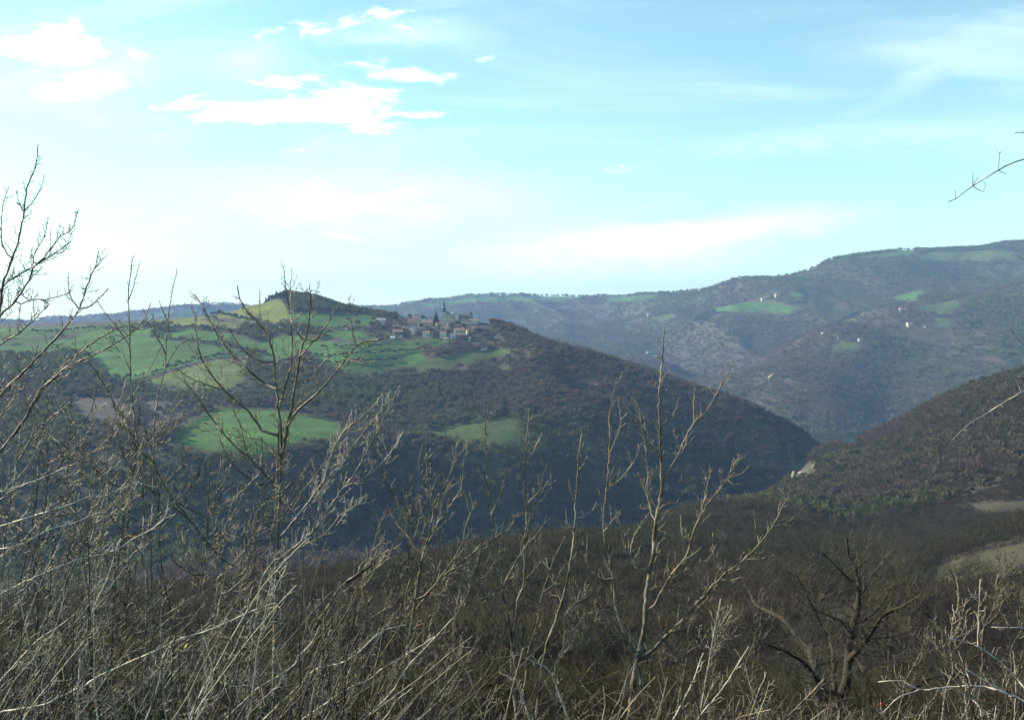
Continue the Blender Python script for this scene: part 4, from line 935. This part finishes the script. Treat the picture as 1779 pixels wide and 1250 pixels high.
traced('hazel_bush', 'arching pale bush spreading right beside the many-stemmed tree', 'bush', 9.0, [
 ([(440, 1120), (459, 998), (500, 960), (545, 923), (575, 878), (617, 820), (650, 760), (682, 696), (697, 667)], 7, 1.6), ([(500, 960), (560, 930), (596, 890), (640, 870)], 4, 1.5),
 ([(489, 930), (530, 880), (560, 840), (596, 800), (632, 750), (664, 714), (675, 680)], 5, 1.6), ([(560, 845), (575, 795), (596, 750), (632, 721), (657, 696)], 4, 1.5), ([(600, 845), (650, 818), (690, 770), (700, 748)], 3.5, 1.5),
 ([(545, 923), (553, 880), (560, 830), (575, 790), (590, 760)], 3.5, 1.4), ([(470, 985), (526, 939), (560, 905), (583, 880)], 4, 1.5)], 36, twig=(13, 60), tone=(.22, .20, .175))
traced('young_ash', 'bare young tree with fanning shoots in the middle distance of the thicket', 'tree', 10.5, [
 ([(700, 1230), (708, 1137), (730, 990), (745, 930), (755, 874), (746, 838), (742, 818), (740, 768)], 9, 1.8), ([(730, 1043), (783, 990), (843, 945), (881, 919), (902, 890)], 5, 1.7), ([(740, 950), (765, 900), (800, 850), (806, 800), (813, 765)], 4.5, 1.5),
 ([(755, 872), (775, 840), (790, 800), (793, 768)], 3.5, 1.4), ([(733, 985), (715, 940), (688, 908), (683, 890)], 4, 1.5), ([(738, 960), (715, 900), (700, 880)], 3, 1.3), ([(720, 1060), (760, 1010), (800, 950), (812, 905), (830, 870)], 4.5, 1.5),
 ([(748, 915), (730, 890), (700, 880), (660, 905)], 3, 1.4), ([(709, 1120), (705, 1060), (705, 1030), (716, 1000)], 4, 2), ([(750, 860), (732, 830), (728, 800), (735, 770)], 3, 1.3, 30), ([(781, 990), (820, 978), (848, 972), (880, 950)], 3, 1.4, 30)], 37, twig=(17, 62))
traced('young_ash', 'bare young tree whose two stems fork low, with tips before the dull green field', 'tree', 11.0, [
 ([(897, 1240), (890, 1171), (888, 1100), (873, 1024), (869, 968), (854, 893), (847, 836), (845, 780), (844, 740), (848, 706)], 8, 1.6),
 ([(892, 1130), (900, 1043), (911, 1013), (911, 949), (916, 893), (909, 840), (916, 760), (920, 708)], 6.5, 1.6), ([(911, 960), (925, 880), (937, 850), (948, 810)], 4, 1.4), ([(854, 893), (870, 855), (880, 810)], 3, 1.3),
 ([(848, 845), (832, 820), (828, 800)], 2.5, 1.2, 20), ([(912, 880), (940, 850), (968, 833)], 3, 1.3), ([(873, 1020), (905, 960), (930, 930), (950, 905)], 4, 1.4), ([(914, 800), (925, 790), (938, 755)], 2.6, 1.2), ([(846, 800), (835, 755), (850, 750)], 2.5, 1.2)], 38, twig=(21, 52))
traced('young_ash', 'straight slim leaning sapling between the fork-stemmed tree and the tall orange-barked tree', 'tree', 11.5, [
 ([(935, 1220), (948, 1130), (967, 1073), (986, 1006), (997, 930), (1001, 855), (1005, 802), (1009, 764), (1012, 742)], 8, 1.6), ([(997, 925), (985, 905), (982, 880)], 2.8, 1.3, 20), ([(999, 905), (1025, 890), (1045, 872)], 3, 1.4, 26),
 ([(1003, 820), (1015, 805), (1020, 790)], 2.4, 1.2, 14), ([(1000, 870), (990, 850), (988, 830)], 2.4, 1.2, 14), ([(975, 1045), (960, 1010), (948, 970)], 3, 1.3, 30)], 39, twig=(22, 30))
traced('young_ash', 'slim wavy sapling with hooked side shoots next to the tall orange-barked tree', 'tree', 10.8, [
 ([(1120, 1230), (1106, 1141), (1073, 1069), (1067, 1013), (1056, 960), (1048, 912), (1054, 848), (1059, 780), (1060, 717), (1072, 652)], 7, 1.5), ([(1061, 1009), (1031, 998), (1016, 968), (1007, 945)], 4, 1.6, 30), ([(1018, 975), (1020, 945), (1021, 925)], 2.6, 1.3, 16),
 ([(1070, 1065), (1040, 1060), (1035, 1080)], 3, 1.5, 20), ([(1054, 850), (1080, 830), (1105, 795), (1114, 770)], 3.2, 1.3), ([(1059, 790), (1078, 740), (1075, 700)], 2.8, 1.2), ([(1050, 925), (1070, 895), (1085, 880)], 2.8, 1.3)], 40, twig=(22, 50))
traced('walnut_tree', 'tall bare tree with orange lichen on its trunk, reaching above the dark ridge', 'tree', 10.0, [
 ([(1088, 1262), (1095, 1245), (1106, 1156), (1118, 1100), (1125, 1024), (1135, 960), (1140, 904), (1150, 844), (1148, 768), (1145, 696), (1150, 638), (1154, 568)], 14, 1.7),
 ([(1110, 1148), (1136, 1126), (1181, 1081), (1219, 1039), (1256, 1000), (1289, 975), (1319, 945), (1342, 915), (1361, 878), (1378, 853)], 8.5, 1.7), ([(1133, 1060), (1162, 1006), (1192, 964), (1207, 919), (1218, 889), (1229, 844), (1236, 815)], 6, 1.7),
 ([(1151, 833), (1175, 797), (1182, 780), (1206, 733), (1229, 713), (1251, 673), (1268, 645), (1272, 628)], 5, 1.6), ([(1206, 732), (1206, 700), (1207, 658)], 3, 1.3, 22), ([(1135, 902), (1125, 855), (1125, 799), (1114, 732), (1110, 700)], 4.5, 1.5),
 ([(1132, 987), (1118, 990), (1103, 983), (1095, 957), (1106, 923), (1133, 885)], 4, 1.6, 30), ([(1222, 883), (1240, 862), (1262, 835), (1276, 795)], 3.2, 1.3), ([(1340, 914), (1362, 910), (1385, 895), (1396, 880)], 3.2, 1.3, 26), ([(1319, 945), (1312, 910), (1310, 885)], 2.8, 1.3, 16),
 ([(1198, 945), (1186, 930), (1182, 893)], 3.2, 1.4, 20), ([(1118, 1110), (1132, 1140), (1160, 1148), (1170, 1135)], 3.6, 1.6, 20), ([(1230, 1027), (1245, 1000), (1240, 960), (1238, 925)], 3.4, 1.4, 30), ([(1130, 1000), (1090, 960), (1080, 920), (1070, 890)], 4, 1.5, 40),
 ([(1149, 800), (1130, 770), (1120, 740)], 3, 1.3, 24), ([(1147, 740), (1170, 720), (1180, 690)], 2.8, 1.3, 22), ([(1189, 1072), (1210, 1092), (1235, 1101)], 3.2, 1.5, 14), ([(1112, 1140), (1080, 1100), (1062, 1070)], 4, 1.6, 40), ([(1152, 820), (1185, 838), (1220, 835)], 3, 1.3, 24),
 ([(1143, 880), (1180, 870), (1195, 850)], 2.8, 1.3, 20), ([(1160, 1010), (1200, 985), (1235, 965), (1250, 930)], 3, 1.3, 30)], 41, twig=(16, 60), tone=(.15, .125, .09))
traced('old_oak', 'broad dark bare tree with a low crown, standing down the slope among the scrub', 'tree', 27.0, [
 ([(1449, 1262), (1451, 1240), (1455, 1224), (1470, 1186), (1477, 1118), (1489, 1062), (1492, 1013), (1477, 968), (1470, 935)], 26, 4), ([(1440, 1262), (1421, 1225), (1417, 1200), (1410, 1137), (1383, 1107), (1365, 1077), (1316, 1051), (1301, 1024)], 22, 4),
 ([(1477, 1145), (1507, 1107), (1537, 1066), (1571, 1051), (1601, 1032)], 12, 3), ([(1492, 1085), (1530, 1051), (1549, 1021), (1579, 1009)], 7, 2), ([(1451, 1212), (1447, 1137), (1440, 1100), (1425, 1081), (1415, 1050)], 12, 3), ([(1474, 1100), (1459, 1077), (1410, 1058)], 6, 2),
 ([(1436, 1209), (1402, 1156), (1361, 1130), (1327, 1118)], 10, 3), ([(1383, 1107), (1340, 1095), (1300, 1100)], 5, 2), ([(1492, 1040), (1515, 1000), (1540, 965), (1553, 950)], 5, 2), ([(1490, 1020), (1455, 985), (1430, 960)], 5, 2), ([(1484, 1000), (1500, 960), (1505, 935)], 4, 1.8),
 ([(1507, 1107), (1550, 1105), (1575, 1095)], 5, 2), ([(1440, 1110), (1400, 1030), (1385, 1000)], 5, 2), ([(1365, 1077), (1350, 1040), (1345, 1010)], 4.5, 2), ([(1440, 1255), (1500, 1235), (1560, 1215), (1610, 1180), (1650, 1170)], 12, 3), ([(1425, 1235), (1380, 1225), (1330, 1210)], 7, 2.5)],
 42, mat=M_MID, tone=(.042, .036, .029), tw_tone=(.042, .038, .028), twig=(11, 110), drift=.5, dens=1.0, spec=dict(ang=(.4, 1.0), wob=.16, up=.10, levels=3, minl=.25, sp=1.2, lr=.6))
traced('wild_rose_bush', 'thorny arching stems with red hips at the lower right of the view', 'bush', 6.0, [
 ([(1800, 1262), (1790, 1215), (1774, 1186), (1741, 1152), (1699, 1122), (1650, 1109)], 5, 2.2), ([(1790, 1220), (1718, 1194), (1654, 1192), (1598, 1197), (1568, 1182), (1526, 1184)], 5, 2), ([(1598, 1197), (1560, 1212), (1532, 1240)], 3.4, 1.6),
 ([(1765, 1215), (1714, 1182), (1688, 1167), (1658, 1148)], 3.6, 1.8), ([(1707, 1262), (1700, 1225), (1662, 1197)], 4, 1.8), ([(1800, 1100), (1779, 1090), (1756, 1090), (1722, 1088)], 3, 1.6), ([(1699, 1122), (1700, 1070), (1703, 1006)], 3, 1.4), ([(1690, 1195), (1676, 1160), (1670, 1140)], 2.6, 1.4)],
 43, twig=(24, 45), tone=(.42, .38, .33), tw_tone=(.26, .23, .19))
ov = traced('overhanging_tree', 'slim tree past the picture edge with one thin bare branch against the blue sky', 'tree', 7.0, [
 ([(1890, 1000), (1895, 800), (1892, 600), (1885, 400), (1870, 255), (1862, 180)], 16, 5, 0), ([(1872, 262), (1810, 266), (1779, 276), (1754, 285), (1734, 296), (1690, 323), (1660, 345), (1648, 350)], 4.2, 1.5, 0),
 ([(1660, 345), (1659, 330)], 1.8, 1.2, 0), ([(1690, 323), (1690, 300)], 1.8, 1.2, 0), ([(1690, 323), (1700, 306)], 1.6, 1.1, 0), ([(1690, 323), (1708, 334), (1712, 322), (1709, 315)], 1.6, 1.1, 0), ([(1734, 296), (1736, 267), (1731, 261)], 1.8, 1.2, 0), ([(1736, 268), (1741, 263)], 1.4, 1.0, 0), ([(1734, 296), (1749, 303)], 1.5, 1.0, 0),
 ([(1890, 700), (1930, 600), (1990, 520), (2050, 460)], 8, 2, 40), ([(1885, 420), (1930, 330), (1980, 270)], 6, 2, 40), ([(1888, 520), (1960, 400), (2040, 350)], 6, 2, 40), ([(1862, 180), (1870, 60), (1900, -60)], 5, 2, 40), ([(1895, 820), (1960, 740), (2040, 700)], 8, 2, 40), ([(1876, 310), (1920, 200), (1950, 90)], 5, 2, 40),
 ([(1868, 224), (1800, 227), (1779, 229), (1763, 231)], 3, 1.4, 10), ([(1886, 520), (1830, 490), (1779, 454), (1770, 445)], 4, 1.8, 10), ([(1890, 640), (1830, 620), (1779, 598), (1754, 569)], 4, 1.8, 12), ([(1893, 660), (1850, 655), (1800, 668), (1754, 693), (1736, 704), (1686, 735), (1655, 763)], 4, 1.6, 22)],
 44, twig=(30, 20), tone=(.24, .22, .2), drift=.02)
def sapling(i, name, label, px, ytop, Y, lean, group, w0=5.0, tone=(.19, .17, .145)):
    g = np.random.default_rng(5000 + i); yb = 1235; m = 7; tk = [(px + lean * ((k / (m - 1)) ** 1.3) + g.normal() * 5, yb + (ytop - yb) * k / (m - 1)) for k in range(m)]; limbs = [(tk, w0, 1.5)]
    for k in range(int(g.integers(6, 10))):
        f = g.uniform(.22, .88); j = min(int(f * (m - 1)), m - 2); fr = f * (m - 1) - j; x0_ = tk[j][0] * (1 - fr) + tk[j + 1][0] * fr; y0_ = tk[j][1] * (1 - fr) + tk[j + 1][1] * fr
        L_ = (yb - ytop) * g.uniform(.16, .38) * (1.2 - f * .7); sd = (1 if g.uniform() < .62 else -1); a = g.uniform(.35, .95)
        limbs.append(([(x0_, y0_), (x0_ + sd * L_ * math.sin(a) * .45, y0_ - L_ * math.cos(a) * .28), (x0_ + sd * L_ * math.sin(a) * .8, y0_ - L_ * math.cos(a) * .62), (x0_ + sd * L_ * math.sin(a) * 1.0, y0_ - L_ * math.cos(a) * 1.1)], max(2.4, w0 * .55 * (1.1 - f)), 1.3))
    return traced(name, label, 'tree', Y, limbs, 6000 + i, group, tone=tone, twig=(18, 52))
GS = 'leafless saplings among the thicket'
for i, (px, yt, Y, ln) in enumerate([(-70, 610, 10, 75), (10, 660, 11, 90), (70, 690, 12, 60), (120, 650, 10.5, 95), (180, 720, 12, 60), (215, 690, 13, 25), (360, 720, 12.5, 25), (400, 760, 10.5, 70), (300, 740, 11.5, -40), (-20, 700, 9, 60), (45, 740, 10, 45), (95, 800, 8.5, 60), (150, 770, 12, 20), (190, 850, 9, 70), (330, 800, 10, 40), (355, 900, 8.5, 60), (415, 840, 11, 20), (560, 930, 9.5, 60), (610, 900, 11, 45), (650, 880, 12, 60), (690, 820, 12, 20),
        (770, 930, 11, 50), (810, 960, 10, 40), (905, 940, 12, 60), (960, 1000, 9.5, 40), (1030, 1010, 11, 20), (1175, 1010, 12, 50), (1220, 1060, 10, 40), (1300, 1040, 12, 20), (1560, 1080, 11, 60), (1640, 1010, 12, 30), (1700, 960, 14, 40), (1750, 1020, 12, 30)]):
    sapling(i, 'bare_sapling', 'thin leafless sapling standing among the pale thicket bushes', px, yt, Y, ln, GS, 5.0 if px < 800 else 4.2, (.08, .07, .055) if i % 3 else (.20, .175, .135))
# bright traced stems of the thicket
GTH = 'pale bare stems of the thicket'
STEMS = [
 ('long sunlit pale stem sweeping up across the lower thicket', 6.0, 5.5, [(-40, 1246), (0, 1236), (50, 1228), (76, 1223), (112, 1207), (146, 1190), (174, 1173), (196, 1163), (227, 1149), (269, 1131), (308, 1111), (353, 1097), (392, 1081), (434, 1062), (480, 1046)]),
 ('short bright bent stem dropping below the long sunlit one', 5.8, 5.5, [(352, 1215), (361, 1191), (367, 1177), (370, 1160), (364, 1138), (354, 1107)]),
 ('pale stem arching over towards the slim saplings', 7.0, 3.6, [(-30, 1048), (0, 1032), (45, 1009), (92, 988), (140, 970), (196, 957), (224, 939), (252, 925), (280, 906), (290, 889), (293, 855)]),
 ('straight slanting stem in the low corner of the thicket', 6.5, 3.6, [(-20, 1205), (0, 1183), (34, 1144), (67, 1110), (106, 1085), (134, 1062)]),
 ('upright pale stem rising beside the double-tipped sapling', 6.5, 4.4, [(134, 1225), (140, 1138), (151, 1090), (168, 1043), (190, 995), (199, 962), (209, 934)]),
 ('pale stem running out flat from the thicket edge', 7.0, 3.6, [(-30, 955), (0, 953), (38, 945), (86, 919), (128, 908), (169, 891), (184, 889)]),
 ('bright hooked stem end catching the sun above the thicket', 7.5, 4.0, [(60, 895), (110, 880), (154, 863), (177, 863), (211, 848), (241, 838), (269, 847)]),
 ('thin stem crossing behind the edge tree trunks', 7.5, 3.2, [(-30, 865), (0, 855), (56, 836), (90, 822), (117, 810)]),
 ('curving stem above the yellow leaves', 5.6, 4.2, [(400, 1240), (450, 1194), (504, 1160), (526, 1132), (543, 1113), (556, 1085)]),
 ('long low arched stem heading for the fanning young tree', 6.4, 3.8, [(520, 1190), (551, 1160), (590, 1152), (624, 1132), (663, 1096), (705, 1085)]),
 ('short straight bright stem in the middle of the thicket', 6.2, 4.4, [(545, 1200), (554, 1155), (557, 1130), (574, 1093)]),
 ('long straight stem leaning under the fanning young tree', 6.2, 4.0, [(600, 1275), (635, 1247), (680, 1202), (708, 1158), (750, 1113), (786, 1074)]),
 ('slanting stem crossing the foot of the fanning young tree', 6.6, 3.6, [(560, 1225), (607, 1194), (641, 1180), (669, 1158), (708, 1135), (764, 1099)]),
 ('dark stout broken stem above the thicket', 8.0, 8.0, [(560, 1070), (582, 1034), (602, 1012), (644, 981)]),
 ('pale snapped stem lying across the fork-stemmed tree', 6.5, 5.0, [(924, 1262), (907, 1212), (896, 1178), (885, 1175), (873, 1171)]),
 ('straight cut stick leaning over the lower thicket', 7.0, 5.0, [(975, 1215), (956, 1167), (935, 1153), (911, 1141)]),
 ('first upright cane right of the lichened trunk', 6.4, 4.6, [(1160, 1270), (1169, 1250), (1199, 1194), (1222, 1133)]),
 ('second upright cane right of the lichened trunk', 6.8, 4.2, [(1198, 1270), (1210, 1250), (1256, 1194), (1301, 1122)]),
 ('sunlit cane in front of the dark old tree foot', 6.4, 4.6, [(1298, 1268), (1304, 1246), (1319, 1201), (1334, 1167)]),
 ('cane leaning right in front of the dark old tree', 6.6, 4.0, [(1345, 1266), (1361, 1250), (1402, 1212), (1432, 1179)]),
 ('thin vertical cane beneath the long lichened limb', 7.2, 3.6, [(1225, 1190), (1233, 1141), (1244, 1081), (1252, 1039)]),
]
for i, (lab, Y_, w_, pts) in enumerate(STEMS):
    dark = 'dark' in lab
    traced('pale_stem' if not dark else 'dark_stem', lab, 'stem', Y_, [(pts, w_, 1.8 if not dark else 5.0)], 400 + i, GTH, tone=(.46, .43, .37) if not dark else (.08, .07, .06), twig=(18, 48), tw_tone=(.26, .235, .20),
           spec=dict(ang=(.35, 1.0), wob=.2, up=.06, levels=2, minl=.06, sp=.8, lr=.5), drift=.3)

# thicket shrubs: many-stemmed bushes leaning with the wind
ENV = [(-80, 870), (0, 890), (120, 890), (200, 930), (300, 1000), (400, 990), (480, 930), (560, 920), (640, 975), (720, 1020), (850, 1070), (1000, 1095), (1200, 1110), (1350, 1140), (1500, 1180), (1650, 1120), (1779, 1070), (1860, 1060)]
M_LEAF = simple_mat('dry_yellow_leaf', (.30, .24, .05), .3, 20, col2=(.20, .22, .05)); M_HIP = simple_mat('red_rose_hip', (.42, .05, .035), .2, 30, rough=.35, spec=.5)
hip_me = None
def hip_mesh():
    V, Fq = [], []; prof = [(0, -1.25), (.55, -.9), (.95, -.2), (.85, .5), (.4, 1.0), (.18, 1.35)]; n = 8
    for r_, z in prof:
        for j in range(n): V.append((r_ * .006 * math.cos(j * math.tau / n), r_ * .006 * math.sin(j * math.tau / n), z * .006))
    Fq = [(k * n + j, k * n + (j + 1) % n, (k + 1) * n + (j + 1) % n, (k + 1) * n + j) for k in range(len(prof) - 1) for j in range(n)]
    o = np_mesh('rose_hip', V, Fq, M_HIP, smooth=True, face_n=4, link=False); return o.data
HIP = hip_mesh()
def shrub(i, px0, Y, label, group, zone, nst, hips=0, leaves=0, tone=(.27, .25, .215)):
    g = np.random.default_rng(3000 + i); u = f_dir(px0, 1200)[0]; X = u * Y; Z = hgt(X, Y) - .1
    root = empty('thicket_shrub' if hips == 0 else 'wild_rose_bush', (X, Y, Z), label, 'shrub', group); tw_ = Tubes(); ends = []
    lean = zone['lean']
    for s_ in range(nst):
        tx_ = px0 + g.normal() * 110 + lean * g.normal(.8, .6); ey = np.interp(tx_, [e[0] for e in ENV], [e[1] for e in ENV])
        ty_ = ey + abs(g.normal()) * 120 + g.uniform(0, 60); ty_ = min(ty_, 1235); Yt = Y + g.normal() * .55
        tip = np.array(P(tx_, ty_, max(3.6, Yt))) - np.array((X, Y, Z)); base = np.array((g.normal() * .12, g.normal() * .12, 0))
        mid = base * .55 + tip * .45 + np.array((-.12 * lean / 150, 0, .12 * np.linalg.norm(tip)))
        tt_ = np.linspace(0, 1, 15)[:, None]; pts = base * (1 - tt_) ** 2 + 2 * mid * tt_ * (1 - tt_) + tip * tt_ ** 2
        pts[1:] += np.cumsum(g.normal(size=(14, 3)) * .010, axis=0)
        r0 = g.uniform(.0055, .0105); tn = np.array(tone) * (.08 + 1.8 * g.uniform() ** 4.5)
        tb = Tubes(); tb.add(pts, np.linspace(r0, .0022, 15), 5, tn); tb.build('stem', M_BARK, root)
        ramify(g, tw_, pts, .0038, .05, .40, dict(ang=(.5, 1.5), wob=.24, up=.03, levels=3, minl=.09, sp=1.1, lr=.6), 0, tn, .0013 * Y / 6, .15); ends.append(pts)
    tw_.build('crown', M_TWIG, root)
    for h_ in range(hips):
        e = ends[int(g.integers(len(ends)))]; p_ = e[int(g.integers(7, 15))] + g.normal(size=3) * .04; p_[2] -= .01
        o = bpy.data.objects.new('rose_hip', HIP); COL.objects.link(o); o.parent = root; o.location = p_
    if leaves:
        V, Fc = [], []
        for k in range(leaves):
            e = ends[int(g.integers(len(ends)))]; c = e[int(g.integers(4, 14))] + g.normal(size=3) * .07; a_ = nrm(g.normal(size=3)) * .022; b_ = nrm(np.cross(a_, g.normal(size=3))) * .012; b0 = len(V)
            V += [c - a_, c + b_, c + a_, c - b_]; Fc.append((b0, b0 + 1, b0 + 2, b0 + 3))
        tag(np_mesh('leaves', V, Fc, M_LEAF, parent=root, face_n=4), kind='stuff')
    return root
ZL, ZM, ZR = dict(lean=190), dict(lean=90), dict(lean=30)
k = 0
for (xa, xb, n_, ya, yb, zone, lab, grp) in [(-160, 640, 34, 4.6, 8.4, ZL, 'dense pale leafless bush in the wind-swept thicket at the lower left', 'bushes of the wind-swept thicket'),
        (540, 1280, 30, 4.8, 9.0, ZM, 'low pale leafless bush along the bottom between the young trees', 'bushes along the bottom of the view'),
        (1200, 1840, 25, 4.9, 9.0, ZR, 'low sparse bush in the lower right with the dark old tree behind', 'bushes of the lower right corner')]:
    for j in range(n_):
        x = xa + (xb - xa) * (j + .5 + rnd.uniform(-.4, .4)) / n_; Y = rnd.uniform(ya, yb)
        shrub(k, x, Y, lab, grp, zone, rnd.randint(6, 8) if xa < 0 else rnd.randint(4, 7), 0, 9 if (xa < 0 and j % 4 == 0) else 0, (.27, .25, .215) if xa < 500 else (.22, .19, .145)); k += 1
for (x, Y, n_, lab) in [(1690, 6.4, 12, 'leafless rose bush hung with red hips in the lower right corner'), (1440, 6.2, 5, 'small rose bush with a few red hips before the dark old tree'), (205, 6.4, 9, 'rose bush with red hips deep in the wind-swept thicket'), (1740, 7.0, 10, 'second hip-bearing rose bush at the extreme lower right')]:
    shrub(k, x, Y, lab, 'rose bushes with hips', ZR, 7, n_, 0); k += 1
#@@END2

# ------------------------------------------------------------------ air
zt = float(ZZ.max()) + 30; zb = float(ZZ.min()) - 1.0
x0, x1, y0, y1 = float(XX.min()) - 5, float(XX.max()) + 5, -85.0, float(YY.max()) + 5
Vh = [(x, y, z) for z in (zb, zt) for y in (y0, y1) for x in (x0, x1)]
me = bpy.data.meshes.new('haze'); me.from_pydata(Vh, [], [(0, 2, 3, 1), (4, 5, 7, 6), (0, 1, 5, 4), (1, 3, 7, 5), (3, 2, 6, 7), (2, 0, 4, 6)])
hz = bpy.data.objects.new('haze', me); COL.objects.link(hz)
mh = bpy.data.materials.new('haze'); mh.use_nodes = True; th_ = NT(mh.node_tree); th_.n.clear()
pv = th_.node('ShaderNodeVolumePrincipled'); ho = th_.node('ShaderNodeOutputMaterial'); th_.l.new(pv.outputs[0], ho.inputs['Volume'])
HAZE_D = 0.000105
pv.inputs['Color'].default_value = (.34, .55, 1.0, 1); pv.inputs['Density'].default_value = HAZE_D; pv.inputs['Anisotropy'].default_value = 0.0
me.materials.append(mh); tag(hz, kind='stuff')
